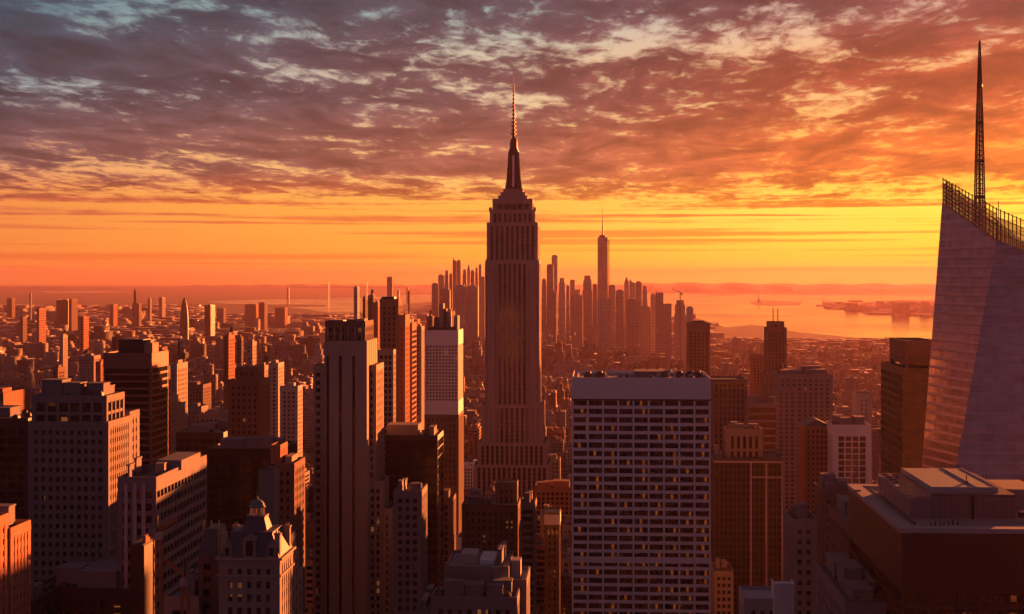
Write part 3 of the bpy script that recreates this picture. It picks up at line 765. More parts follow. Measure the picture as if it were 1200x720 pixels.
m = MB(); m.cyl(xc, cy, ez(177.9), ez(173), 6.2*K, 5.8*K, 16); m.cyl(xc, cy, ez(173)+.001, ez(168), 4.8*K, 4.4*K, 16); m.dome(xc, cy, ez(168)+.001, 4.6*K, ez(158)-ez(168), 16, 5)
m.build('mast_dome', M_steel, root)
s_ = MB()
steps = [(160, 150, 2.0), (150, 140, 1.5), (140, 126, 1.25), (126, 112, .95), (112, 98, .7), (98, 85, .45)]
for ya, yb, w in steps:
    s_.cyl(xc, cy, ez(ya)+.001, ez(yb), w*K*.85, w*K*.75, 8)
sp = s_.build('spire', M_black, root)
for i in range(13):
    yy = 155-i*4.6; w = 2.7-.15*i
    MB().cyl(xc, cy, ez(yy), ez(yy-1.5), w*K*1.25, w*K*1.25, 8).build('antenna_ring', M_black, sp)
for i in range(5):
    MB().bar((xc+(3.5+.1*i)*K, cy-2+i, ez(172)), (xc+(3.5+.1*i)*K, cy-2+i, ez(160-i)), .5).build('antenna', M_dark, root)
for x in (-26.8, -25, 25, 26.8): MB().box(xc+x*K-.6, xc+x*K+.6, D0+3.5, D0+6, ez(248), ez(243)).build('finial', M_shaft, root)
settle(root)

# ------------------------------------------------------------------ crystalline glass tower on the right
bq, _t, _b = new_mat('curtain_wall')
_geo = _t.node('ShaderNodeNewGeometry'); _x, _y, _z = _t.xyz(_geo.outputs['Position']); _nx, _ny, _nz = _t.xyz(_geo.outputs['True Normal'])
_side = _t.m('GREATER_THAN', _t.m('ABSOLUTE', _nx), _t.m('ABSOLUTE', _ny))
_u = _t.m('ADD', _t.m('MULTIPLY', _x, _t.m('SUBTRACT', 1.0, _side)), _t.m('MULTIPLY', _y, _side))
_fu, _fv = _t.m('DIVIDE', _u, 1.55), _t.m('DIVIDE', _z, 4.2)
_mull = _t.m('LESS_THAN', _t.m('FRACT', _fu), 0.06); _sp = _t.m('LESS_THAN', _t.m('FRACT', _fv), 0.26); _ln = _t.m('LESS_THAN', _t.m('FRACT', _fv), 0.06)
_wn = _t.node('ShaderNodeTexWhiteNoise', noise_dimensions='3D'); _t.put(_wn.inputs[0], _t.comb(_t.m('FLOOR', _t.m('MULTIPLY', _fu, .5)), _t.m('FLOOR', _fv), _side))
_rc = _t.xyz(_wn.outputs['Color'])
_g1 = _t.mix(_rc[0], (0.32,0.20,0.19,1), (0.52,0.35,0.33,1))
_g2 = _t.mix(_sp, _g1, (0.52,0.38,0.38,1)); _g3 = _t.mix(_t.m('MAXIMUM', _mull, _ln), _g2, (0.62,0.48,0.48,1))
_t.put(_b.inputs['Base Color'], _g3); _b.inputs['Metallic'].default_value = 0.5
_t.put(_b.inputs['Roughness'], _t.m('ADD', 0.10, _t.m('MULTIPLY', _t.m('MAXIMUM', _sp, _mull), 0.3)))
_bp = _t.node('ShaderNodeBump'); _bp.inputs['Strength'].default_value = .5; _bp.inputs['Distance'].default_value = .12
_t.put(_bp.inputs['Height'], _t.m('ADD', _t.noise(_geo.outputs['Position'], .35, 2, .5), _t.m('MULTIPLY', _rc[1], .5))); _t.l.new(_bp.outputs[0], _b.inputs['Normal'])
def P3(px, py, D): x, q = XY(px, D); return Vector((x, D, CAM_Z-(py-HY)*q/FPX))
D1 = 650.0
bl = P3(1118, 560, D1); bk = P3(1080, 552, D1+62)
zt = 0
def down(p, q, z):           # run the edge q->p on to height z
    k = (z-p.z)/(q.z-p.z); return p+(q-p)*k
tl, tk = P3(1168, 282, D1+14), P3(1104, 238, D1+62)
A0, A1 = down(bl, tl, 0), tl
B0, B1 = down(bk, tk, 0), tk
xr_ = P3(1290, 300, D1).x
C0, C1 = Vector((xr_+6, D1-1, 0)), Vector((xr_-2, D1+14, tl.z-14))
E0, E1 = Vector((xr_+6, D1+62, 0)), Vector((xr_-2, D1+62, tk.z-34))
root = empty('crystal_tower', (A0.x+C0.x)/2, D1+30, 'faceted glass tower with slanted glass screen top and lattice mast at right edge', 'skyscraper')
claim(B0.x-4, xr_+8, D1-4, D1+66)
q = MB(); q.add([tuple(v) for v in (A0, C0, E0, B0, A1, C1, E1, B1)], [(0,1,5,4), (1,2,6,5), (2,3,7,6), (3,0,4,7), (4,5,6,7), (3,2,1,0)])
q.build('glass_body', bq, root)
# standing seams: horizontal floor edges proud of the two seen facets
fe = MB()
for i in range(6, int(B1.z/4.2)-1):
    zz = i*4.2
    for P0, P1, Q0, Q1 in ((A0, A1, B0, B1), (A0, A1, C0, C1)):
        if zz > min(P1.z, Q1.z)-.5: continue
        a = P0+(P1-P0)*(zz/P1.z); b_ = Q0+(Q1-Q0)*(zz/Q1.z)
        n_ = Vector(((b_-a).y, -(b_-a).x, 0)).normalized(); 
        if n_.y > 0: n_ = -n_
        fe.bar(a+n_*.08, b_+n_*.08, .20)
fe.build('floor_edge', M_steel, root)
# slanted open screen on top: mullions, rails and thin panes
sm, st_, sb = new_mat('screen_glass')
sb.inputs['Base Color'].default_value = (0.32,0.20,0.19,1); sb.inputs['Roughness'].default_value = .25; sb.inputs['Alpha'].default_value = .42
def screen(P, Q, hp, hq, n, nr):
    d = (Q-P); f = MB(); pn = MB(); L = d.length; nn = Vector((d.y, -d.x, 0)).normalized()
    for i in range(n+1):
        k = i/n; base = P+d*k; h = hp+(hq-hp)*k
        f.bar(base+Vector((0,0,-2)), base+Vector((0,0,h+.6)), .42)
        for j in range(nr+1):
            if i < n:
                k2 = (i+1)/n; b2 = P+d*k2; h2 = hp+(hq-hp)*k2
                f.bar(base+Vector((0,0,h*j/nr)), b2+Vector((0,0,h2*j/nr)), .3)
                if j < nr-1:
                    lo0, lo1 = base+Vector((0,0,h*j/nr)), b2+Vector((0,0,h2*j/nr)); hi0, hi1 = base+Vector((0,0,h*(j+1)/nr)), b2+Vector((0,0,h2*(j+1)/nr))
                    o = nn*.05
                    pn.add([tuple(v) for v in (lo0+o, lo1+o, hi1+o, hi0+o, lo0-o, lo1-o, hi1-o, hi0-o)], [(0,1,2,3),(7,6,5,4),(0,4,5,1),(1,5,6,2),(2,6,7,3),(3,7,4,0)])
    fo = f.build('screen_frame', M_steel, root); pn.build('pane', sm, fo)
topz = lambda p, py: (CAM_Z-(py-HY)*(p.x*FW[0]+p.y*FW[1])/FPX)-p.z
s1, s2, s3 = B1+Vector((.3,-.5,0)), A1+Vector((0,.3,0)), C1+Vector((0,.3,0))
screen(s1, s2, topz(s1, 210), topz(s2, 245), 16, 6)
screen(s2, s3, topz(s2, 245), topz(s3, 290), 22, 4)
sb1 = E1+Vector((0,-.5,0)); screen(s1, sb1, topz(s1, 210), topz(s1,210)-6+0*12, 26, 6)
# lattice mast
mx, my = XY(1148, D1+36)[0], D1+36; zb = tl.z-4; ztp = Z(1148, 48, D1+36)
ms = MB(); NS = 44
def mr_(k): return 2.1*(1-k)**.8+.18
for i in range(NS):
    k0, k1 = i/NS, (i+1)/NS; za, zb_ = zb+(ztp-zb)*k0, zb+(ztp-zb)*k1; ra, rb = mr_(k0), mr_(k1)
    ca = [(mx-ra,my-ra),(mx+ra,my-ra),(mx+ra,my+ra),(mx-ra,my+ra)]; cb = [(mx-rb,my-rb),(mx+rb,my-rb),(mx+rb,my+rb),(mx-rb,my+rb)]
    for j in range(4):
        w = .42 if i < NS*.7 else .3
        ms.bar((*ca[j], za), (*cb[j], zb_), w)
        if ra > .3:
            ms.bar((*ca[j], za), (*cb[(j+1) % 4], zb_), .22); ms.bar((*ca[j], za), (*ca[(j+1) % 4], za), .3)
ms.cyl(mx, my, zb, ztp-8, .75, .25, 6)
mo = ms.build('lattice_mast', M_dark, root)
for k in (.25, .42, .6, .78): MB().cyl(mx, my, zb+(ztp-zb)*k, zb+(ztp-zb)*k+1.2, mr_(k)+.5, mr_(k)+.5, 8).build('mast_collar', M_dark, mo)
MB().bar((XY(1170,D1+40)[0], D1+40, tl.z), (XY(1170,D1+40)[0], D1+40, Z(1170, 236, D1+40)), .3).build('antenna', M_dark, root)
settle(root)

# ------------------------------------------------------------------ dark building beside it
t = T(1058, 1100, 434, 800, 62); r = begin('dark_red_office', 'dark office with banded walls directly left of the faceted glass tower', t)
skin(r, *t[:4], 0, t[4], M_dark, G_dark, bay=6, pier=.5, floor=4.1, spand=1.3, top=2.2, corner=.6, hfirst=True)
u = T(1061, 1098, 402, 812, 44); skin(r, *u[:4], t[4]+.2, u[4], M_brown, G_dark, bay=30, pier=1.6, floor=3.6, spand=1.5, top=6, hfirst=True); settle(r)

# ------------------------------------------------------------------ big black office in the lower right corner
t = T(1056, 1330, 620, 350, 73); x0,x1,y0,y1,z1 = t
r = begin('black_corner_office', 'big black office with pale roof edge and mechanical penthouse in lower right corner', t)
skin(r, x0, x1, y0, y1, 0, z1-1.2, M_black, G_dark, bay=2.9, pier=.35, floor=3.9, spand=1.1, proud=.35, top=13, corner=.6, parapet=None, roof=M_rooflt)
c_ = MB(); ep = 3.0
c_.box(x0-.4, x1+.4, y0-.4, y0+ep, z1-1.1, z1); c_.box(x0-.4, x1+.4, y1-ep, y1+.4, z1-1.1, z1)
c_.box(x0-.4, x0+ep, y0+ep+.002, y1-ep-.002, z1-1.102, z1-.003); c_.box(x1-ep, x1+.4, y0+ep+.002, y1-ep-.002, z1-1.102, z1-.003); c_.build('roof_edge', M_pale, r)
MB().box(x0+ep+.05, x1-ep-.05, y0+ep+.05, y1-ep-.05, z1-1.0, z1-.5).build('roof_deck', M_rooflt, r)
slots = [(x0+2.0+2.9*i, y0-.02+.32, z1-13-1.2-3.9*(j+1)+1.3) for j in range(6) for i in range(2, 17)]
windows(r, slots, 2.4, 1.5, 3, .16, .08, 23)
pu = T(1065, 1191, 580, 367, 40); a0,a1,b0,b1,pz = pu
mp = MB(); mp.box(a0+5.4, a1, b0, b1, z1-.5, pz); po = mp.build('mechanical_penthouse', plain('penthouse_metal', (0.20,0.165,0.18), .5, .15), r)
q = MB()
for i in range(28): q.box(a0+5.6+i*(a1-a0-5.8)/28, a0+5.8+i*(a1-a0-5.8)/28, b0-.08, b0-.002, z1-.4, pz-.3)
q.box(a0+5.3, a1+.1, b0-.14, b0-.09, pz-.4, pz+.1); q.build('louvre', M_steel, po)
q = MB(); q.box(a0+14.6, a0+15.4, b0-.3, b0-.15, z1-.5, pz); q.build('corner_post', M_black, po)
for i in range(7): MB().cyl(x0+8+i*1.1, y0+6+i*.3, z1-.5, z1+.3+.2*(i%3), .25, .25, 8).build('vent_pipe', M_steel, r)
for i in range(4): MB().box(a1+1.5+i*3, a1+3.4+i*3, b0+2, b0+4, z1-.5, z1+.9).build('cooling_unit', M_steel, r)
MB().box(x0+4.5, x0+5.1, y0+8, y1-8, z1-.48, z1-.1).build('cable_tray', M_steel, r)
# open side enclosure with rails
q = MB(); q.box(a0, a0+.35, b0, b1, z1-.5, pz-.9); q.box(a0+.352, a0+5.3, b0, b0+.35, z1-.5, pz-.9); q.build('side_screen', MATS['penthouse_metal'], r)
q = MB()
for zz in (pz-.7, pz-.2): q.bar((a0, b0, zz), (a0, b1, zz), .22)
q.bar((a0+2.6, b0, pz-.2), (a0+2.6, b1, pz-.2), .3); q.bar((a0, b0, pz-.2), (a0+5.3, b0, pz-.2), .25); q.bar((a0, b1, pz-.2), (a0+5.3, b1, pz-.2), .25)
for i in range(9): q.bar((a0, b0+i*(b1-b0)/8, z1), (a0, b0+i*(b1-b0)/8, pz-.1), .16); q.bar((a0, b0+i*(b1-b0)/8, pz-.2), (a0+5.3, b0+i*(b1-b0)/8, pz-.2), .16)
q.build('railing', M_pale, r)
dk = MB(); dk.box(a0+6.5, a1-3.6, b0+4, b1+1.0, pz+.004, pz+1.2); dko = dk.build('roof_deck', plain('deck_green', (0.32,0.37,0.33), .7, .25, .4), r)
q = MB(); q.box(a0+6.2, a1-3.3, b0+3.7, b0+3.98, pz+.01, pz+1.35); q.box(a0+6.2, a0+6.48, b0+4, b1+1, pz+.01, pz+1.35); q.box(a1-3.58, a1-3.3, b0+4, b1+1, pz+.01, pz+1.35)
q.box(a0+17, a0+17.3, b0+4, b1+1, pz+1.202, pz+1.4); q.build('deck_kerb', M_pale, r)
MB().bar((a0+16.5, b0+12, pz+1.2), (a0+16.5, b0+12, pz+3.2), .2).box(a0+16.1, a0+16.9, b0+11.6, b0+12.4, pz+1.202, pz+1.7).build('vent_pipe', M_steel, r)
for i in range(5): MB().box(a0-3.4, a0-2.8, b0+2+i*7, b0+6+i*7, z1-.5, z1+.1).build('duct', M_pale, r)
MB().box(a0-6, a0-4.2, b1+2, b1+4, z1-.5, z1+.4).build('roof_hatch', M_tan, r)
MB().box(a1-1, a1+10, b0+16, b0+34, z1-.5, z1+4.5).build('lift_overrun', M_conc, r); settle(r)

# ------------------------------------------------------------------ blocks left of it
t = T(1000, 1040, 625, 430, 48); r = begin('roofed_brick_block', 'brown block with pale roof rim just left of the big black office', t)
skin(r, *t[:4], 0, t[4], M_brown, G_small, bay=3, pier=1.4, floor=3.5, spand=1.7, top=1.6, roof=M_rooflt); rooftop(r, *t[:4], t[4]+.2, 61, tank=1, dens=1.6); settle(r)
t = T(991, 1050, 712, 368, 50); r = begin('low_terraced_block', 'lowest terraced block wedged against the big black office', t)
skin(r, *t[:4], 0, t[4], M_conc, G_small, bay=3, pier=1.4, floor=3.5, spand=1.7, top=1.6, roof=M_roof); rooftop(r, *t[:4], t[4]+.2, 62, dens=2); settle(r)
t = T(927, 958, 612, 520, 22); r = begin('rose_stone_tower', 'slim rose-brown stone tower left of the big black office', t)
skin(r, *t[:4], 0, t[4], M_lime, G_small, bay=2.8, pier=1.5, floor=3.5, spand=1.8, top=1.6); rooftop(r, *t[:4], t[4]+.2, 63, tank=1, dens=1.3); settle(r)
t = T(962, 1000, 577, 600, 20); r = begin('grey_topped_block', 'narrow block with grey metal roof gear behind the big black office', t)
skin(r, *t[:4], 0, t[4], M_brown, G_small, bay=3, pier=1.5, floor=3.6, spand=1.7, top=2, roof=M_rooflt); rooftop(r, *t[:4], t[4]+.2, 64, dens=2); settle(r)
t = T(872, 926, 706, 450, 18); r = begin('pale_roofed_block', 'low block with bare pale roof and white lift box at the bottom edge', t)
skin(r, *t[:4], 0, t[4], M_pale, G_small, bay=3, pier=1.4, floor=3.5, spand=1.7, top=1.6, roof=plain('roof_white', (.5,.5,.52), .8))
u = T(907, 931, 687, 447, 7); MB().box(*u[:4], 0, u[4]).box(u[0]-.15, u[1]+.15, u[2]-.15, u[2]+.25, u[4]+.002, u[4]+.7).box(u[0]-.15, u[0]+.25, u[2]+.252, u[3], u[4]+.002, u[4]+.7).box(u[1]-.25, u[1]+.15, u[2]+.252, u[3], u[4]+.002, u[4]+.7).build('lift_tower', M_trav, r); settle(r)

# ------------------------------------------------------------------ middle distance right
t = T(834, 876, 446, 1010, 30); r = begin('dotted_top_tower', 'brown tower with two rows of small lit windows under its roof', t)
skin(r, *t[:4], 0, t[4], M_brown, G_dark, bay=2.9, pier=1.7, floor=3.8, spand=1.0, top=1.2, parapet=.8)
q = MB()
for j in range(2):
    for i in range(13): q_ = MB().box(t[0]+1.5+i*1.75, t[0]+2.3+i*1.75, t[2]-.1, t[2]+.2, t[4]-2.6-j*2.9, t[4]-1.6-j*2.9).build('lit_window', WG_lit, r)
settle(r)
t = T(836, 918, 540, 880, 40); r = begin('wide_framed_block', 'wide dark block with pale roof line and long pale frame lines on its front', t)
skin(r, *t[:4], 0, t[4], M_dark, G_dark, bay=2.5, pier=1.1, floor=3.9, spand=1.3, top=1.5, corner=.9)
for a_ in (880, 898, 916.6): X_ = XY(a_, 880)[0]; MB().box(X_-.45, X_+.45, t[2]-.5, t[2]-.02, 0, t[4]-.1).build('frame_pier', M_pale, r)
MB().box(t[0]-.1, t[1]+.1, t[2]-.6, t[2]-.52, t[4]-1.2, t[4]-.2).box(XY(880,880)[0], t[1], t[2]-.58, t[2]-.51, t[4]-10, t[4]-9.2).build('frame_band', M_pale, r)
u = T(851, 894, 505, 896, 18); skin(r, *u[:4], t[4]+.2, u[4], M_lime, G_dark, bay=3.4, pier=1.9, floor=9, spand=1.6, top=2.4); rooftop(r, *u[:4], u[4]+.2, 71, dens=1.5)
rooftop(r, t[0], t[0]+8, t[2], t[3], t[4]+.2, 72); settle(r)
t = T(876, 911, 474, 1150, 28); r = begin('banded_office', 'dark office with pale horizontal floor bands in the hazy middle right', t)
skin(r, *t[:4], 0, t[4], M_lime, G_dark, bay=30, pier=.8, floor=5.6, spand=1.6, top=1.6, hfirst=True, roof=M_rooflt); rooftop(r, *t[:4], t[4]+.2, 73, dens=1.6); settle(r)
t = T(911, 976, 440, 1260, 40); r = begin('hotel_block', 'broad old stone hotel block with many window columns, hazy', t)
skin(r, *t[:4], 0, t[4], M_lime, G_small, bay=4.4, pier=2.2, floor=3.6, spand=1.6, top=2.6)
u = T(909, 935, 456, 1252, 7); skin(r, *u[:4], 0, u[4], M_lime, G_small, bay=4.0, pier=2.2, floor=3.6, spand=1.6, top=2); rooftop(r, *t[:4], t[4]+.2, 74, tank=2, dens=1.6); settle(r)
t = T(942, 974, 500, 1010, 26); r = begin('gabled_red_block', 'dark red block with shallow gabled roof left of the white-piered building', t)
skin(r, *t[:4], 0, t[4], M_brick, G_dark, bay=3.2, pier=1.6, floor=3.6, spand=1.5, top=1.5, parapet=None)
q = MB(); xm = (t[0]+t[1])/2
q.add([(t[0],t[2],t[4]+.2),(t[1],t[2],t[4]+.2),(xm,t[2],t[4]+4.5),(t[0],t[3],t[4]+.2),(t[1],t[3],t[4]+.2),(xm,t[3],t[4]+4.5)],[(0,1,2),(5,4,3),(0,2,5,3),(1,4,5,2),(0,3,4,1)]); q.build('gable_roof', M_slate, r); settle(r)
t = T(976, 1021, 500, 985, 30); r = begin('white_piered_building', 'building with bright white vertical piers and pale cornice, left of dark office', t)
skin(r, *t[:4], 0, t[4], M_trav, G_dark, bay=4.1, pier=.8, floor=3.9, spand=.7, top=6, corner=3.2, roof=M_rooflt); rooftop(r, *t[:4], t[4]+.2, 75, dens=2); settle(r)
t = T(1003, 1022, 462, 1320, 20); r = begin('pale_box_tower', 'small pale boxy tower in haze left of the dark banded office', t)
skin(r, *t[:4], 0, t[4], M_pale, G_small, bay=5, pier=3, floor=3.8, spand=2, top=4); settle(r)
t = T(806, 832, 380, 1800, 26); r = begin('hazy_dark_slab', 'dark flat-topped slab in haze just above the white office slab', t)
skin(r, *t[:4], 0, t[4], M_brown, G_dark, bay=4.5, pier=1.6, floor=4, spand=1, top=9, parapet=1.5); MB().box(t[0]+6, t[1]-6, t[2]+6, t[3]-6, t[4]+.2, t[4]+4).build('mechanical_penthouse', M_dark, r); settle(r)
t = T(898, 922, 385, 1700, 24); r = begin('twin_antenna_tower', 'dark slender tower topped by two thin antennas, hazy right', t)
skin(r, *t[:4], 0, t[4], M_brown, G_dark, bay=4.2, pier=1.8, floor=4, spand=1, top=3)
u = T(900, 919, 378, 1703, 16); skin(r, *u[:4], t[4]+.2, u[4], M_brown, G_dark, bay=4.2, pier=2, floor=5, spand=1.2, top=2)
w_ = T(895, 926, 438, 1697, 34); skin(r, *w_[:4], 0, w_[4], M_brown, G_dark, bay=4.2, pier=1.8, floor=4, spand=1, top=3)
for a in (906, 911.5): X_ = XY(a, 1710)[0]; MB().bar((X_, 1710, u[4]), (X_, 1710, Z(a, 362, 1710)), .9).build('antenna', M_dark, r)
settle(r)
t = T(881, 896, 417, 1900, 24); r = begin('red_hazy_block', 'reddish block in haze left of the twin-antenna tower', t)
skin(r, *t[:4], 0, t[4], M_brick, G_small, bay=4, pier=2, floor=3.8, spand=1.6, top=3); settle(r)

# ------------------------------------------------------------------ terraces at the bottom centre
t = T(521, 596, 668, 450, 27); x0,x1,y0,y1,z1 = t
r = begin('terraced_block', 'blue-grey stepped building with cluttered flat roofs at the bottom centre', t)
skin(r, x0, x1, y0, y1, 0, z1, M_conc, G_small, bay=2.9, pier=2.0, floor=3.6, spand=2.6, top=6.5, roof=M_rooflt, parapet=1.0)
MB().box(x0+4, x0+9, y0+9, y0+19, z1+.2, z1+3).build('mechanical_penthouse', M_pale, r)
MB().box(x0+10, x0+14.5, y0+7, y0+22, z1+.2, z1+1.6).build('skylight', M_trav, r)
rooftop(r, x0+14, x1, y0+1, y1, z1+.2, 81, dens=2.2)
for i in range(8): MB().box(x0+1.2+i*2.2, x0+2.5+i*2.2, y0-.35, y0-.05, z1-7, z1-.5).build('pilaster', M_conc, r)
u = T(505, 606, 704, 436, 13.9); skin(r, *u[:4], 0, u[4], M_conc, G_small, bay=2.9, pier=1.4, floor=3.6, spand=1.7, top=1.6, roof=M_roof); rooftop(r, *u[:4], u[4]+.2, 82, dens=3)
u = T(487, 504.5, 719, 437, 25); skin(r, *u[:4], 0, u[4], M_conc, G_small, bay=2.9, pier=1.4, floor=3.6, spand=1.7, top=1.6, roof=M_rooflt); rooftop(r, *u[:4], u[4]+.2, 83, dens=2)
u = T(597, 617, 684, 452, 22); skin(r, *u[:4], 0, u[4], M_conc, G_small, bay=2.9, pier=1.4, floor=3.6, spand=1.7, top=1.6, roof=M_rooflt)
w_ = T(599, 610, 657, 458, 6); MB().box(*w_[:4], u[4]+.2, w_[4]).build('lift_tower', M_pale, r)
claim(T(487,500,0,436,0)[0], T(600,617,0,452,0)[1], 430, 480); settle(r)
t = T(541, 607, 594, 760, 30); r = begin('flat_brown_block', 'brown office with flat pale roof between the terraces and the spired tower', t)
skin(r, *t[:4], 0, t[4], M_brown, G_small, bay=3, pier=1.5, floor=3.7, spand=1.6, top=1.8, roof=M_rooflt)
u = T(581, 606, 568, 770, 14); skin(r, *u[:4], t[4]+.2, u[4], M_brown, G_small, bay=3, pier=1.6, floor=4, spand=1.8, top=1.5, roof=M_rooflt); rooftop(r, t[0], u[0], t[2], t[3], t[4]+.2, 85, tank=1, dens=2); settle(r)
t = T(610, 627, 592, 740, 20); r = begin('narrow_striped_block', 'narrow striped block right of the flat brown office', t)
skin(r, *t[:4], 0, t[4], M_conc, G_dark, bay=20, pier=.7, floor=3.7, spand=1.4, top=1.5, hfirst=True); rooftop(r, *t[:4], t[4]+.2, 86); settle(r)
t = T(638, 656, 603, 800, 18); r = begin('white_capped_block', 'small block with blank white top and few lit windows left of white office slab', t)
skin(r, *t[:4], 0, t[4], M_brown, G_small, bay=3, pier=1.5, floor=3.7, spand=1.6, top=6, roof=M_rooflt)
MB().box(t[0]-.2, t[1]+.2, t[2]-.2, t[3]+.2, t[4]-5.5, t[4]-.05).build('top_band', M_trav, r)
for i in range(3): MB().box(t[0]+1.5+i*2.2, t[0]+2.8+i*2.2, t[2]-.1, t[2]+.3, t[4]-11, t[4]-8.4).build('lit_window', WG_lit, r)
settle(r)

# ------------------------------------------------------------------ bottom left: dark roofs, tower cranes, teal roof
t = T(192, 233, 704, 380, 17); r = begin('teal_roofed_block', 'low block with flat blue-grey roof and orange lit side at the bottom left', t)
skin(r, *t[:4], 0, t[4], M_tan, G_small, bay=4, pier=2.2, floor=3.5, spand=1.6, top=1.6, roof=plain('roof_teal', (.16,.26,.30), .6)); rooftop(r, *t[:4], t[4]+.2, 91, dens=1); settle(r)
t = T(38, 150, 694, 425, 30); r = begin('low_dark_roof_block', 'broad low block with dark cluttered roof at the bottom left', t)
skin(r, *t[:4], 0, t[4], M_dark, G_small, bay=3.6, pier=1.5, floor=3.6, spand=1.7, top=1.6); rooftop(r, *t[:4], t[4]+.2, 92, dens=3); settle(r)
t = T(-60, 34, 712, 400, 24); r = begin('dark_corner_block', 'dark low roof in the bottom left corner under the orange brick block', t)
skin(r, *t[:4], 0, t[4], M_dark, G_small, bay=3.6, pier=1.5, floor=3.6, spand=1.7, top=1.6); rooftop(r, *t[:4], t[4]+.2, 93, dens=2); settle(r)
t = T(152, 169, 640, 400, 10); r = begin('bare_wall_block', 'slim dark blank-walled block with orange edge beside the construction cranes', t)
MB().box(*t[:4], 0, t[4]).build('wall', M_dark, r); MB().box(t[0]+.3, t[1]-.3, t[2]+.3, t[3]-.3, t[4]+.003, t[4]+.4).build('roof', M_roof, r)
MB().box(t[1]-1.0, t[1]-.2, t[2]+2, t[2]+6, t[4]+.4, t[4]+2.4).build('stair_bulkhead', M_brick, r); settle(r)
M_crane = plain('crane_red', (.42,.16,.08), .6)
def crane(px, ytop, D, label, jx, jy, boomd):
    X_, _ = XY(px, D); zt_ = Z(px, ytop, D); r = empty('tower_crane', X_, D, label, 'crane', 'tower cranes on the building sites')
    m = MB(); h = .85; n = 30; z0 = 0; dz_ = (zt_-z0)/n
    for i in range(n):
        a, b_ = z0+i*dz_, z0+(i+1)*dz_
        cs = [(X_-h,D-h),(X_+h,D-h),(X_+h,D+h),(X_-h,D+h)]
        for j in range(4):
            m.bar((*cs[j], a), (*cs[j], b_), .3); m.bar((*cs[j], a), (*cs[(j+1) % 4], b_), .14)
    m.build('mast', M_crane, r)
    MB().box(X_-1.1, X_+1.1, D-1.1, D+1.1, zt_, zt_+1.8).build('cab', M_pale, r)
    j_ = MB(); A_ = Vector((X_, D, zt_+2)); B_ = A_+Vector((jx, boomd, jy))
    for o in ((0,0,.0), (0,.7,0), (0,.35,.8)): j_.bar(A_+Vector(o), B_+Vector(o), .2)
    for i in range(12):
        p = A_+(B_-A_)*(i/12); q_ = A_+(B_-A_)*((i+1)/12); j_.bar(p, q_+Vector((0,.35,.8)), .1); j_.bar(p+Vector((0,.35,.8)), q_+Vector((0,.7,0)), .1)
    j_.build('jib', M_crane, r)
    MB().box(X_-jx*.25-.9, X_-jx*.25+.9, D-boomd*.25-.9, D-boomd*.25+.9, zt_+.8, zt_+2.6).bar(A_, (X_-jx*.25, D-boomd*.25, zt_+2.2), .4).build('counterweight', M_conc, r)
    t2 = A_+Vector((0,0,4.5)); MB().bar(A_, t2, .3).bar(t2, B_, .08).bar(t2, (X_-jx*.25, D-boomd*.25, zt_+2.2), .08).build('tie_rod', M_black, r)
    MB().bar(B_, B_-Vector((0,0,9)), .07).build('hoist_cable', M_black, r); claim(X_-2, X_+2, D-2, D+2); settle(r)
crane(184.5, 632, 395, 'slender lit orange tower crane mast beside the slim blank-walled block', 5, 3, 1)
crane(217, 686, 372, 'low tower crane with its jib reaching left over the dark roofs', -6, 3.5, 2)

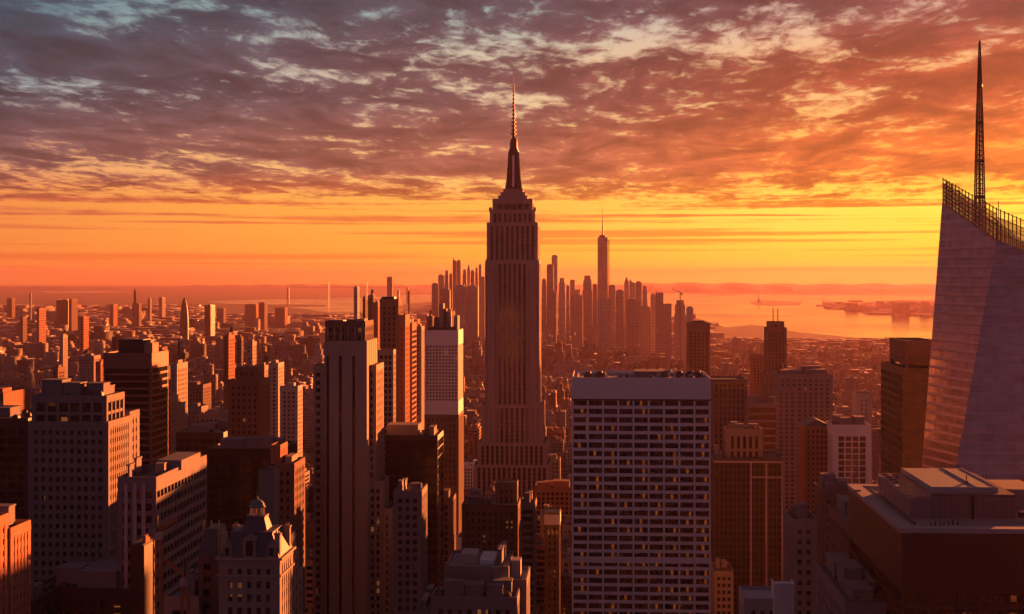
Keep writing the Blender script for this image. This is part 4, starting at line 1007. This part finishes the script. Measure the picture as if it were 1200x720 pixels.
# ------------------------------------------------------------------ more single towers: (px left, px right, row of top, distance, depth, wall, label)
LIT = [
 (199.5, 207.5, 428, 1150, 30, M_tan, 'slim_tower', 'slim tower with gridded orange side just right of the striped dark tower'),
 (196, 199, 467, 1000, 20, M_tan, 'small_block', 'small block with a square yellow lit side beside the striped tower'),
 (208.6, 211.5, 398, 1500, 12, M_tan, 'thin_tower', 'thinnest bright lit shaft above the slim gridded tower'),
 (262, 268, 394, 1550, 26, M_brick, 'thin_tower', 'thin red tower shaft rising left behind the brown brick tower'),
 (277, 283, 396, 1640, 8, M_brown, 'thin_tower', 'dark needle-thin tower directly behind the brown brick crown'),
 (289, 296, 402, 1500, 26, M_tan, 'thin_tower', 'thin golden lit tower rising right behind the brown brick crown'),
 (302, 310, 430, 1300, 22, M_tan, 'pale_block', 'pale block with golden side right behind the brown brick tower'),
 (311, 326, 427, 1400, 26, M_pale, 'pale_block', 'grey block with bright lit side between brown and grooved towers'),
 (328, 349, 454, 1250, 20, M_pale, 'pale_block', 'lower grey block with yellow side left of the grooved tower'),
 (205, 238, 452, 1700, 36, M_brown, 'brown_block', 'plain brown block right of the slim gridded tower'),
 (213, 236, 478, 1280, 26, M_conc, 'grey_block', 'grey block with pale top edge right of the striped tower'),
 (232, 258, 486, 1180, 30, M_far, 'pale_block', 'low pale block above the flat black office roof'),
 (172, 190, 408, 1900, 24, M_brown, 'brown_block', 'plain brown block just behind the striped tower penthouse'),
 (414.6, 419, 337, 2700, 20, M_pale, 'pale_needle', 'pale slender tower rising from behind the grooved tower'),
 (425, 428.2, 349, 2100, 26, M_brown, 'dark_shaft', 'left one of the paired dark shafts behind the grooved tower'),
 (431, 437.5, 347, 2080, 26, M_brown, 'dark_shaft', 'right one of the paired dark shafts, with a lit side'),
 (437.5, 443, 356, 1500, 20, M_brick, 'dark_shaft', 'low red topped shaft beside the dark stepped tower'),
 (486.5, 494, 384, 1500, 24, M_tan, 'golden_block', 'hazy block with golden side between banded brick and white gridded towers'),
 (500, 507, 372, 1900, 24, M_brown, 'brown_shaft', 'plain brown shaft left behind the white gridded tower'),
 (520, 531, 366, 1800, 24, M_brown, 'brown_shaft', 'brown shaft right behind the white gridded tower'),
 (453.4, 459.6, 325, 6800, 28, M_far, 'pale_slab', 'lone pale slab breaking the skyline above the dark stepped tower'),
 (478.6, 479.8, 341, 5200, 8, M_dark, 'thin_stack', 'thin dark stack on the skyline left of downtown'),
 (466.2, 467.6, 340, 4200, 8, M_dark, 'thin_stack', 'thin dark stack just right of the lone pale slab'),
 (8, 14, 350, 5200, 40, M_brown, 'brown_block', 'brown block on the far left skyline at the picture edge'),
 (43, 46, 362, 2700, 45, M_brick, 'red_block', 'glowing red block on the far left plain'),
 (66, 80, 352, 4000, 60, M_dark, 'dark_block', 'wide dark block on the far left plain'),
 (80.5, 84, 351, 3900, 60, M_brown, 'brown_block', 'brown block joined to the wide dark block on the plain'),
 (93, 98, 372, 2600, 35, M_brick, 'red_block', 'short red lit block right of the wide dark block'),
 (34.3, 36.2, 344, 4600, 10, M_far, 'pale_stack', 'thin pale stack on the far left skyline'),
 (23, 27, 372, 3100, 30, M_brown, 'brown_block', 'small brown block near the left edge of the plain'),
 (70, 74, 394, 2300, 20, M_tan, 'golden_block', 'small block with golden lit side on the left plain'),
 (129, 133, 357, 4400, 50, M_brick, 'red_block', 'red lit block in the middle of the left plain'),
 (239.5, 247, 358, 3300, 50, M_dark, 'dark_block', 'dark tall block beside the water on the left'),
 (254, 262, 362, 4500, 40, M_brown, 'brown_block', 'brown block right of the dark one beside the water'),
 (287, 300, 357, 4400, 60, M_brick, 'red_block', 'broad reddish block below the left stretch of water'),
 (303, 310, 355, 4100, 50, M_brown, 'brown_block', 'brown slab in front of the left stretch of water'),
 (322, 334, 361, 4300, 50, M_brick, 'red_block', 'reddish block below the pier in the left water'),
 (173, 176, 350, 4700, 20, M_far, 'pale_stack', 'slim pale block right of the obelisk-like tower'),
 (186, 190, 349, 5000, 50, M_far, 'pale_block', 'small pale block left of the bullet-shaped tower'),
 (112, 118, 425, 1800, 30, M_brick, 'red_block', 'red lit block left of the striped dark tower'),
 (131, 137, 396, 1700, 24, M_brick, 'red_block', 'red lit block behind the left shoulder of the striped dark tower'),
 (62, 68, 432, 1500, 20, M_brown, 'brown_block', 'dark small block behind the grey stone office'),
 (92, 110, 418, 1900, 26, M_far, 'pale_block', 'pale cube above the grey stone office'),
]
for i, (a, b_, yy, D_, dd, wall, nm, lab) in enumerate(LIT):
    if D_ > 2500 and a < 345: D_ = D_*1.75; dd = dd*1.3
    t = T(a, b_, yy, D_, dd); r = begin(nm, lab, t)
    far = D_ > 2500
    skin(r, *t[:4], 0, t[4], wall, G_dark if wall is M_dark else G_small, bay=6 if far else 3.6, pier=3.2 if far else 1.9, floor=7.6 if far else 3.7, spand=4 if far else 1.7, top=4 if far else 3)
    u = ((t[0]*.7+t[1]*.3), (t[0]*.3+t[1]*.7)); MB().box(u[0], u[1], t[2]+dd*.3, t[2]+dd*.7, t[4]+.2, t[4]+3.2).build('stair_bulkhead', wall, r)
    if not far and i % 3 == 0: water_tank(r, t[0]+3, t[3]-4, t[4]+.2)
    settle(r)
def spun(name, label, px, ytop, D_, prof, wall, cat='building', n=16):
    X_ = XY(px, D_)[0]; zt_ = Z(px, ytop, D_); r = empty(name, X_, D_, label, cat); m = MB()
    for (k0, r0), (k1, r1) in zip(prof[:-1], prof[1:]): m.cyl(X_, D_, k0*zt_+(.002 if k0 else 0), k1*zt_, r0, r1, n)
    m.build('tower_body', wall, r); MB().cyl(X_, D_, zt_-1, zt_+4, .8, .2, 6).build('finial', wall, r); claim(X_-20, X_+20, D_-20, D_+20); settle(r)
spun('bullet_tower', 'dark bullet-shaped tower rising from the left plain', 216, 349, 5600, [(0, 17), (.5, 16.8), (.7, 14.5), (.85, 11), (.95, 6.4), (1, 1.6)], M_dark)
spun('obelisk_tower', 'slender obelisk-like tower on the left skyline', 158, 338, 7600, [(0, 12), (.55, 11), (.56, 8), (.9, 6.5), (1, 1)], M_brown, n=4)
t = T(155, 163, 356, 7700, 40); r = begin('brown_block', 'brown block standing at the foot of the obelisk-like tower', t); skin(r, *t[:4], 0, t[4], M_brown, G_small, bay=7, pier=4, floor=7.6, spand=4, top=4); settle(r)

# ------------------------------------------------------------------ downtown skyline (far, hazy)
DT = 'towers of the far downtown skyline'
far_mats = [facade('far_facade_a', (.42,.34,.31), 5, 4.4, .45, .45), facade('far_facade_b', (.52,.44,.40), 6, 4.4, .5, .45), facade('far_facade_c', (.34,.28,.27), 4, 4.4, .5, .6)]
def dtower(a, b_, yy, D_, lab, style=0, i=0):
    t = T(a, b_, yy, D_, (XY(b_, D_)[0]-XY(a, D_)[0])*1.1); r = begin('downtown_tower', lab, t, 'skyscraper', DT); m = far_mats[i % 3]
    x0,x1,y0,y1,z1 = t; w = x1-x0
    if style == 0:
        MB().box(x0, x1, y0, y1, 0, z1).build('tower_body', m, r); MB().box(x0+w*.15, x1-w*.2, y0+w*.2, y1-w*.2, z1+.002, z1+4).build('mechanical_penthouse', m, r)
    elif style == 1:
        MB().box(x0, x1, y0, y1, 0, z1*.8).build('tower_body', m, r)
        MB().box(x0+w*.07, x1-w*.07, y0+w*.07, y1-w*.07, z1*.8+.002, z1*.94).build('upper_tier', m, r)
        MB().box(x0+w*.18, x1-w*.18, y0+w*.18, y1-w*.18, z1*.94+.002, z1).build('upper_tier', m, r)
    elif style == 2:
        MB().box(x0, x1, y0, y1, 0, z1*.93).build('tower_body', m, r); q = MB(); q.frustum((x0, x1, y0, y1), z1*.93+.002, (x0+w*.42, x1-w*.42, y0+w*.42, y1-w*.42), z1); q.build('pyramid_roof', M_copper, r)
    elif style == 3:
        q = MB(); q.add([(x0,y0,0),(x1,y0,0),(x1,y1,0),(x0,y1,0),(x0,y0,z1),(x1,y0,z1-w*.45),(x1,y1,z1-w*.45),(x0,y1,z1)],[(0,3,2,1),(4,5,6,7),(0,1,5,4),(1,2,6,5),(2,3,7,6),(3,0,4,7)]); q.build('tower_body', m, r)
        MB().box(x0+2, x0+w*.3, y0+2, y1-2, z1-w*.2, z1+4).build('lift_overrun', m, r)
    elif style == 4:
        MB().box(x0, x0+w*.48, y0, y1, 0, z1).build('tower_body', m, r); MB().box(x0+w*.482, x1, y0+4, y1, 0, z1*.86).build('lower_wing', m, r)
    settle(r)
dts = [
 (513.5,520,323,5700,'low left shoulder block of downtown',0), (520.6,526,317,5600,'second step of the left downtown cluster',1), (506,513,333,5500,'leftmost low block of the downtown cluster',0),
 (530.4,534.6,304,5400,'tallest slab in the cluster left of the spired tower, left half',3), (535.2,540,306,5420,'tall slab in the left downtown cluster, right half',0),
 (526.4,530,322,5300,'small block tucked before the tall left slab',0), (541.6,547,316,5800,'downtown tower just right of the tall left slab',1), (547.4,551,310,5900,'pointed tower in the left downtown cluster',2),
 (551.4,556,318,5500,'flat-topped downtown tower between pointed tower and spired tower',0), (556.4,560.4,314,5700,'stepped downtown tower close to the spired tower',1), (561,568,310,5300,'broad downtown tower half hidden behind the spired tower',4),
 (640.6,648.6,311,5300,'broad downtown tower just right of the spired tower',0), (646.4,653.4,300,5900,'tallest downtown slab right of the spired tower',0), (654.4,662.6,326,5200,'stepped downtown block below the tallest right slab',1),
 (635,640,328,5100,'low downtown block touching the spired tower outline',0), (663.6,667,336,5000,'lowest block in the gap of the right downtown skyline',0), (668,680,328,5500,'wide flat downtown block in mid right skyline',4),
 (682.6,694,323,5400,'rounded-shoulder downtown tower left of the needle tower',1), (694.6,699.6,334,5000,'low block at the left foot of the needle tower',0), (714,721,335,5100,'low block at the right foot of the needle tower',0),
 (721.6,731,341,5000,'lower wide block right of the needle tower',0), (731.6,737,325,5300,'peaked downtown tower right of the needle tower',2), (737.6,744.6,329,5200,'slant-topped downtown tower at right of skyline',3),
 (745,752,331,5100,'flat downtown tower near the right end of skyline',0), (752.6,758.6,335,5000,'rightmost block of the main downtown row',1), (762.4,768,346,4300,'short block left of the waterfront tower pair',0),
 (768.6,787,343,4200,'broad stepped waterfront tower beside the bay',4), (790.6,804,352,4000,'waterfront tower right of the broad stepped one',1), (804.6,812.6,361,3900,'lowest waterfront block at the water edge',0),
 (516,527,340,5050,'broad low block before the left downtown steps',0), (531,546,334,5000,'broad mid-height block at the foot of the tallest left slab',1), (547,560,336,5050,'broad block before the pointed downtown tower',0), 
 (641,652,342,4950,'broad low block at the foot of the tallest right slab',0),  (669,683,346,4750,'broad low block under the wide flat block',0),  (700,716,350,4650,'broad low block right under the needle tower',0),
  (734,750,352,4600,'broad low block under the peaked downtown tower',0), (750,762,360,4300,'low block between downtown row and waterfront pair',0),
]
for i, (a, b_, yy, D_, lab, stl) in enumerate(dts): dtower(a, b_, yy, D_, lab, stl, i)
# the needle tower: tapering, chamfered, with ring and mast
D_ = 5450; X_ = XY(706.2, D_)[0]; zr = Z(706, 278, D_); w = 6.3*D_/FPX
r = empty('needle_tower', X_, D_+w, 'tallest tapering downtown tower with a thin mast', 'skyscraper', DT); claim(X_-w, X_+w, D_, D_+2*w)
cy = D_+w; hb, ht = w, w*.72
bs = [(X_-hb,cy-hb,0),(X_+hb,cy-hb,0),(X_+hb,cy+hb,0),(X_-hb,cy+hb,0)]; ts = [(X_,cy-ht*1.3,zr),(X_+ht*1.3,cy,zr),(X_,cy+ht*1.3,zr),(X_-ht*1.3,cy,zr)]
fs = [(0,3,2,1),(4,5,6,7)]
for i in range(4): j = (i+1) % 4; fs += [(i, j, 4+i), (j, 4+j, 4+i)]
MB().add(bs+ts, fs).build('tower_body', far_mats[2], r)
MB().cyl(X_, cy, zr+.002, zr+7, w*.62, w*.62, 16).build('crown_ring', M_steel, r)
m = MB(); m.cyl(X_, cy, zr+7.002, zr+45, 3.6, 2.2, 8); m.cyl(X_, cy, zr+45.002, Z(706, 242, D_), 2.0, .6, 8); m.build('mast', M_steel, r); settle(r)
X2 = XY(713.6, 5300)[0]; r = empty('construction_hoist', X2, 5300, 'thin vertical hoist mast right of the needle tower', 'hoist'); MB().box(X2-1.6, X2+1.6, 5298, 5302, 0, Z(713, 281, 5300)).build('mast', M_dark, r)
MB().bar((X2, 5300, Z(713,282,5300)), (X2-14, 5300, Z(713,282,5300)), 1.4).build('arm', M_dark, r); settle(r)
def far_crane(px, yb, yt, D_, dx, dzz, lab):
    X_ = XY(px, D_)[0]; z0, z1 = Z(px, yb, D_), Z(px, yt, D_); r = empty('tower_crane', X_, D_, lab, 'crane', 'tower cranes on the building sites')
    MB().bar((X_, D_, 0), (X_, D_, z1), 2.2).build('mast', M_dark, r); MB().bar((X_-dx*.2, D_, z1-dzz*.2+3), (X_+dx, D_, z1+dzz+3), 1.8).build('jib', M_dark, r)
    MB().box(X_-dx*.2-3, X_-dx*.2+3, D_-2, D_+2, z1-dzz*.2-2, z1-dzz*.2+2).build('counterweight', M_dark, r); settle(r)
far_crane(797, 352, 344, 3990, -22, 9, 'luffing crane on top of the waterfront tower')
far_crane(1032.5, 360, 330, 15500, -90, -30, 'tall port crane silhouette on the far peninsula')
# suspension bridge far off on the left
Db = 15000; r = empty('suspension_bridge', XY(408, Db)[0], Db, 'faint far suspension bridge with two tall towers on the left horizon', 'bridge')
xa, xb = XY(385, Db)[0], XY(430, Db)[0]; zt_ = Z(400, 328, Db); zd = Z(400, 337.5, Db)
for x in (xa, xb):
    q = MB(); q.box(x-6, x-3, Db-8, Db+8, 0, zt_); q.box(x+3, x+6, Db-8, Db+8, 0, zt_); q.box(x-2.9, x+2.9, Db-8, Db+8, zt_-14, zt_-4); q.build('bridge_tower', M_dark, r)
MB().box(xa-420, xb+420, Db-14, Db+14, zd, zd+3).build('deck', M_dark, r)
q = MB()
for i in range(24):
    f = lambda k: zt_-(zt_-zd-8)*4*k*(1-k)
    k0, k1 = i/24, (i+1)/24; q.bar((xa+(xb-xa)*k0, Db, f(k0)), (xa+(xb-xa)*k1, Db, f(k1)), 1.3)
q.bar((xa-420, Db, zd+7), (xa, Db, zt_), 1.3); q.bar((xb+420, Db, zd+7), (xb, Db, zt_), 1.3); q.build('cable', M_dark, r)
for x in (xa-410, xb+410): MB().box(x-10, x+10, Db-10, Db+10, 0, zd).build('pier', M_dark, r)
settle(r)
# statue on its island
gx, gy = ground(889, 355.6); r = empty('statue', gx, gy, 'tiny statue with raised arm on a pedestal on the bay island', 'statue')
q = MB(); q.box(gx-22, gx+22, gy-22, gy+22, 2.5, 12); q.frustum((gx-11, gx+11, gy-11, gy+11), 12.002, (gx-8, gx+8, gy-8, gy+8), 44); q.build('pedestal', M_lime, r)
q = MB(); q.cyl(gx, gy, 44.002, 62, 7, 5, 10); q.cyl(gx, gy, 62, 76, 5, 3.2, 10); q.dome(gx, gy, 76, 2.8, 5, 10); q.bar((gx+3, gy, 73), (gx+8, gy, 92), 2.4); q.build('figure', M_copper, r); settle(r)

# ------------------------------------------------------------------ the rest of the city
import numpy as np
fm, ft, fb = new_mat('city_facade')
_at = ft.node('ShaderNodeAttribute', attribute_name='tint', attribute_type='GEOMETRY')
_al = _at.outputs['Alpha']
facade_nodes(ft, fb, _at.outputs['Color'], 3.3, 3.6, .48, .5, lit=.006, emit=.12, roof=ft.comb(ft.m('MULTIPLY', _al, 1.04), ft.m('MULTIPLY', _al, 0.97), _al))
TINTS = [('red brick', (.34,.15,.10)), ('brown brick', (.20,.12,.095)), ('tan brick', (.40,.29,.21)), ('grey stone', (.30,.27,.26)), ('white brick', (.52,.46,.43)), ('dark', (.07,.055,.055)), ('buff stone', (.44,.36,.28)), ('rust brick', (.42,.20,.12))]
WALLM = [M_brick, M_brown, M_tan, M_conc, M_trav, M_dark, M_lime, plain('rust_brick', (.42,.20,.12), .9)]
rnd = random.Random(20)
def cap_row(px, D):
    """the photograph's own skyline: lowest picture row a roof at this distance reaches"""
    if D < 700: c = 668
    elif D < 900: c = 632
    elif D < 1200: c = 572
    elif D < 1600: c = 528
    elif D < 2200: c = 470
    elif D < 3000: c = 415
    elif D < 4000: c = 385
    else: c = 366 if 228 < px < 505 else 357 if px < 560 else 352
    if 560 < px < 672 and D < 1290: c = max(c, 545)
    if 560 < px < 672 and 900 < D < 1290: c = max(c, 532)
    for a, b, row, dm in ((490,549,588,945), (438,497,604,985), (115,205,536,765), (260,322,534,815), (925,1000,640,600), (888,928,505,1690), (800,838,445,1790),
                          (833,1025,560,870), (975,1025,560,980), (1015,1100,565,790), (836,925,600,880), (905,980,530,1250), (840,1090,396,9500), (762,840,377,9500), (735,840,420,3800), (200,265,540,900), (320,372,548,1200), (640,672,560,1300), (195,240,500,1150), (500,556,400,2500)):
        if a < px < b and D < dm: c = max(c, row)
    return c
blds = []      # (x0,x1,y0,y1,h,tint index,style,seed)
foots = np.array(FOOT)
def clash(x0, x1, y0, y1):
    return bool(np.any((foots[:,0] < x1) & (foots[:,1] > x0) & (foots[:,2] < y1) & (foots[:,3] > y0)))
def water_at(x, y):
    if inside(x, y, BAY): return not inside(x, y, ISLES[2])
    return inside(x, y, BAY2) or inside(x, y, STRAIT) or inside(x, y, STRAIT2)
y = 470.0
while y < 15500:
    sc = 1.0 if y < 3200 else (y/3200)**1.15
    blk = 62*sc; rows = 2
    halfw = 0.50*y+260
    x = -halfw - y*0.06
    x = math.floor(x/270)*270.0
    while x < halfw:
        aw = 246.0
        bx = x+12
        while bx < x+12+aw:
            lw = rnd.choice((12,15,18,24,30,38))*sc*rnd.uniform(.85,1.15)
            lw = min(lw, x+12+aw-bx)
            if lw < 7: break
            span = 1 if rnd.random() < .78 else 2
            for rr in range(rows):
                if span == 2 and rr == 1: break
                ya = y+rr*blk/2+ (0.0 if rr == 0 else .6); yb = y+blk if span == 2 else ya+blk/2*rnd.uniform(.80,.98)
                cx, cyy = bx+lw/2, (ya+yb)/2
                px, py, q = proj(cx, ya, 0)
                if px < -260 or px > 1500: continue
                if water_at(cx, cyy) or clash(bx, bx+lw, ya, yb): continue
                if y < 640 and (px < -60 or px > 1260) : continue
                u_ = rnd.random()
                if y < 1300: h = 48*math.exp(rnd.gauss(0, .48))
                elif y < 2000: h = 32*math.exp(rnd.gauss(0, .48)); h = rnd.uniform(60, 105) if u_ < .05 else h
                elif y < 3900: h = 20*math.exp(rnd.gauss(0, .42)); h = rnd.uniform(35, 70) if u_ < .02 else h
                elif y < 6600: 
                    if 505 < px < 775: h = 28*math.exp(rnd.gauss(0, .45)); h = rnd.uniform(50, 80) if u_ < .05 else h
                    else: h = 19*math.exp(rnd.gauss(0, .38)); h = rnd.uniform(40, 85) if u_ < (.035 if px < 360 else .02) else h
                else: h = 11*math.exp(rnd.gauss(0, .35)); h = rnd.uniform(25, 65) if u_ < (.05 if px < 420 else .02) else h
                if inside(cx, cyy, ISLES[2]): h = 14*math.exp(rnd.gauss(0, .3)); h = rnd.uniform(40, 120) if (u_ < .06) else h
                cr = cap_row(px, ya); hm = CAM_Z-(cr+rnd.uniform(0, 14)*(1 if ya < 3000 else .3)-HY)*q/FPX
                if hm < 6: continue
                h = min(h, hm)
                if ya < 1150: h = max(h, min(hm, 40+rnd.random()*60))
                st = 0 if h < 24 else rnd.choice((0,0,1,1,2))
                blds.append((bx+.3, bx+lw-.3, ya, yb, h, rnd.choice((0,0,1,1,2,2,3,3,4,5,6,6,7)), st, rnd.randrange(10**6)))
            bx += lw
        x += 270
    y += blk+18*(1 if sc < 2 else 1.6)
# which of them show largest: a coarse depth-sorted stamp of everything that stands here
W2, H2 = 600, 360
ids = np.full((H2, W2), -1, int); items = []
def rect(x0, x1, y0, y1, z0, z1):
    P = [proj(a, b, c) for a in (x0, x1) for b in (y0, y1) for c in (z0, z1)]
    if min(p[2] for p in P) < 5: return None
    return min(p[0] for p in P)/2, max(p[0] for p in P)/2, min(p[1] for p in P)/2, max(p[1] for p in P)/2
bpy.context.view_layer.update()
for o in list(bpy.data.objects):
    if o.type == 'MESH' and o.parent and o.name.split('.')[0] in ('glazed_core','wall','tower_body','glass_body','mast_tower'):
        v = [Vector(c) for c in o.bound_box]
        items.append((min(c.y for c in v), -2, (min(c.x for c in v), max(c.x for c in v), min(c.y for c in v), max(c.y for c in v), min(c.z for c in v), max(c.z for c in v))))
for i, b_ in enumerate(blds): items.append((b_[2], i, (b_[0], b_[1], b_[2], b_[3], 0, b_[4])))
items.sort(key=lambda k: -k[0])
for D_, i, bb in items:
    r_ = rect(*bb)
    if r_ is None: continue
    a, b_, c, d = int(round(max(0, r_[0]))), int(round(min(W2, r_[1]))), int(round(max(0, r_[2]))), int(round(min(H2, r_[3])))
    if a < b_ and c < d: ids[c:d, a:b_] = i
cnt = np.bincount(ids[ids >= 0], minlength=len(blds))
order = np.argsort(-cnt)
SOLO = [int(i) for i in order[:290] if cnt[i] > 0]
solo = set(SOLO)
# landmarks used to say where a block stands
LM = [(50,'orange corner block'), (80,'grey stone office'), (160,'striped dark tower'), (210,'grey banded office'), (286,'brown brick tower'), (345,'mansard building'), (408,'grooved tower'), (460,'dark stepped towers'),
      (518,'white gridded tower'), (600,'spired tower'), (655,'spired tower shoulder'), (751,'white office slab'), (876,'wide framed block'), (940,'hotel block'), (998,'white-piered building'), (1055,'dark banded office'), (1150,'faceted glass tower')]
def boxes(b_):
    x0, x1, y0, y1, h, ti, st, sd_ = b_; r_ = random.Random(sd_); w, l = x1-x0, y1-y0; o = []
    if st == 0: o.append((x0,x1,y0,y1,0,h))
    elif st == 1:
        k = r_.uniform(.55,.85); i = min(w, l)*r_.uniform(.08,.2)
        o += [(x0,x1,y0,y1,0,h*k), (x0+i,x1-i,y0+i*r_.random()+.5,y1-i,h*k,h)]
    else:
        i = min(w, l)*.13
        o += [(x0,x1,y0,y1,0,h*.6), (x0+i,x1-i,y0+i,y1-.5,h*.6,h*.82), (x0+2*i,x1-2*i,y0+1.6*i,y1-i,h*.82,h)]
    return o

recs = []
for i in SOLO:
    b_ = blds[i]; px, py, q = proj((b_[0]+b_[1])/2, b_[2], b_[4]); recs.append((i, px, py, q))
def clip16(s): return ' '.join(s.split()[:16])
def base_label(i, px, py, q):
    b_ = blds[i]; r_ = random.Random(b_[7]); w = b_[1]-b_[0]; h = b_[4]
    size = 'tall' if h > 85 else 'mid-height' if h > 45 else 'low'
    wd = 'narrow' if w < 16 else 'broad' if w > 27 else ''
    lm = min(LM, key=lambda k: abs(k[0]-px)); rel = 'just left of' if px < lm[0]-14 else 'just right of' if px > lm[0]+14 else 'near'
    far = 'far beyond' if q > 2400 else 'behind' if q > 1250 else rel
    if far != rel and rel != 'near': far = 'far off '+rel.replace('just ', '') if q > 2400 else 'beyond and '+rel.replace('just ', '')
    shape = ('flat-roofed', 'once-stepped', 'twice-stepped')[b_[6]]
    return ' '.join(x for x in (size, wd, shape, TINTS[b_[5]][0], 'building', far, 'the', lm[1]) if x)
groups_ = {}
for rc_ in recs: groups_.setdefault(base_label(*rc_), []).append(rc_)
LABEL = {}
ORD = ['first','second','third','fourth','fifth','sixth','seventh','eighth','ninth','tenth','eleventh','twelfth']
for lab, rs in groups_.items():
    if len(rs) == 1: LABEL[rs[0][0]] = lab; continue
    rs.sort(key=lambda k: k[1])
    for n_, k in enumerate(rs):
        LABEL[k[0]] = ('leftmost ' if n_ == 0 else 'rightmost ' if n_ == len(rs)-1 else ORD[min(n_, 11)]+' from left ') + lab
GRP = 'ordinary city blocks filling the streets between the towers'
def tinted(name, bxs, cols, parent=None):
    n = len(bxs); B = np.array(bxs, float); v = np.empty((n, 8, 3))
    for k, (a, b, c) in enumerate(((0,2,4),(1,2,4),(1,3,4),(0,3,4),(0,2,5),(1,2,5),(1,3,5),(0,3,5))): v[:, k] = B[:, [a, b, c]]
    F = np.array([(4,5,6,7),(0,1,5,4),(1,2,6,5),(2,3,7,6),(3,0,4,7)]); f = (F[None]+8*np.arange(n)[:, None, None]).reshape(-1, 4)
    me = bpy.data.meshes.new(name); me.vertices.add(n*8); me.vertices.foreach_set('co', v.ravel())
    me.loops.add(f.size); me.loops.foreach_set('vertex_index', f.ravel()); me.polygons.add(len(f)); me.polygons.foreach_set('loop_start', np.arange(0, f.size, 4))
    me.update(calc_edges=True); me.materials.append(fm)
    at = me.color_attributes.new('tint', 'FLOAT_COLOR', 'CORNER'); at.data.foreach_set('color', np.repeat(np.array(cols, float), 20, axis=0).ravel())
    me.validate(); o = bpy.data.objects.new(name, me); C.objects.link(o); o.parent = parent; return o
bx_all, col_all = [], []
for i, b_ in enumerate(blds):
    r_ = random.Random(b_[7]+1); c = TINTS[b_[5]][1]; k = r_.uniform(.35,.85); ra = r_.choice((.07,.1,.14,.2,.3,.42)); col = (c[0]*k, c[1]*k, c[2]*k, ra)
    bs = boxes(b_); top = bs[-1]; w, l = top[1]-top[0], top[3]-top[2]
    extra = []
    if b_[2] < 5200 and w > 6:
        a = top[0]+w*r_.uniform(.1,.5); c_ = top[2]+l*r_.uniform(.2,.5); extra.append((a, a+w*r_.uniform(.2,.38), c_, c_+l*.3, top[5]+.01, top[5]+r_.uniform(2.4,5)))
        if b_[2] < 3000 and r_.random() < .6: a = top[0]+w*r_.uniform(.55,.8); extra.append((a, a+2.5, top[2]+l*.15, top[2]+l*.15+2.5, top[5]+.01, top[5]+r_.uniform(2,6)))
    if i not in solo:
        for q_ in bs+extra: bx_all.append(q_); col_all.append(col)
        continue
    t = (b_[0], b_[1], b_[2], b_[3]); r = empty('city_building', (t[0]+t[1])/2, (t[2]+t[3])/2, LABEL[i], 'building', GRP)
    if b_[2] < 2300:
        wall = WALLM[b_[5]]; bay = r_.choice((2.6, 3.0, 3.4, 4.2)); hf = r_.random() < .25; fl_ = r_.uniform(3.4, 4.0)
        for j, q_ in enumerate(bs):
            skin(r, q_[0], q_[1], q_[2], q_[3], q_[4]+(.2 if j else 0), q_[5], wall, r_.choice((G_small, G_small, G_dark)), bay=bay*(6 if hf else 1), pier=bay*r_.uniform(.35,.55), floor=fl_, spand=fl_*r_.uniform(.3,.5), proud=.4, top=r_.uniform(.8,2), hfirst=hf, roof=M_rooflt if ra > .18 else M_roof, parapet=r_.uniform(.8,1.3))
        rooftop(r, top[0], top[1], top[2], top[3], top[5]+.2, b_[7], tank=(1 if r_.random() < .45 and w > 12 else 0), wall=wall, dens=1.3 if w > 18 else .8)
    else:
        tinted('wall', bs, [col]*len(bs), r)
        if extra: tinted('stair_bulkhead', extra, [col]*len(extra), r)
    settle(r)
o = tinted('distant_city_blocks', bx_all, col_all); tag(o, 'countless low blocks spreading to the harbour and the horizon', 'city blocks', kind='stuff')
# piers along the western waterfront
print('FILL', len(blds), len(bx_all), 'objects', len(bpy.data.objects))

# ------------------------------------------------------------------ haze
hm = bpy.data.materials.new('haze_air'); hm.use_nodes = True; ht_ = NT(hm.node_tree); ht_.n.clear()
ho = ht_.node('ShaderNodeOutputMaterial'); hv = ht_.node('ShaderNodeVolumePrincipled')
hv.inputs['Color'].default_value = (0.46, 0.265, 0.36, 1)
hv.inputs['Density'].default_value = 2.5e-5
hv.inputs['Anisotropy'].default_value = 0.47
ht_.l.new(hv.outputs[0], ho.inputs['Volume'])
hz = MB().box(-26500, 26500, -2000, GS+500, -1.5, 545).build('haze', hm); tag(hz, kind='stuff'); hz['label'] = 'warm evening haze over the city'; hz['category'] = 'haze'
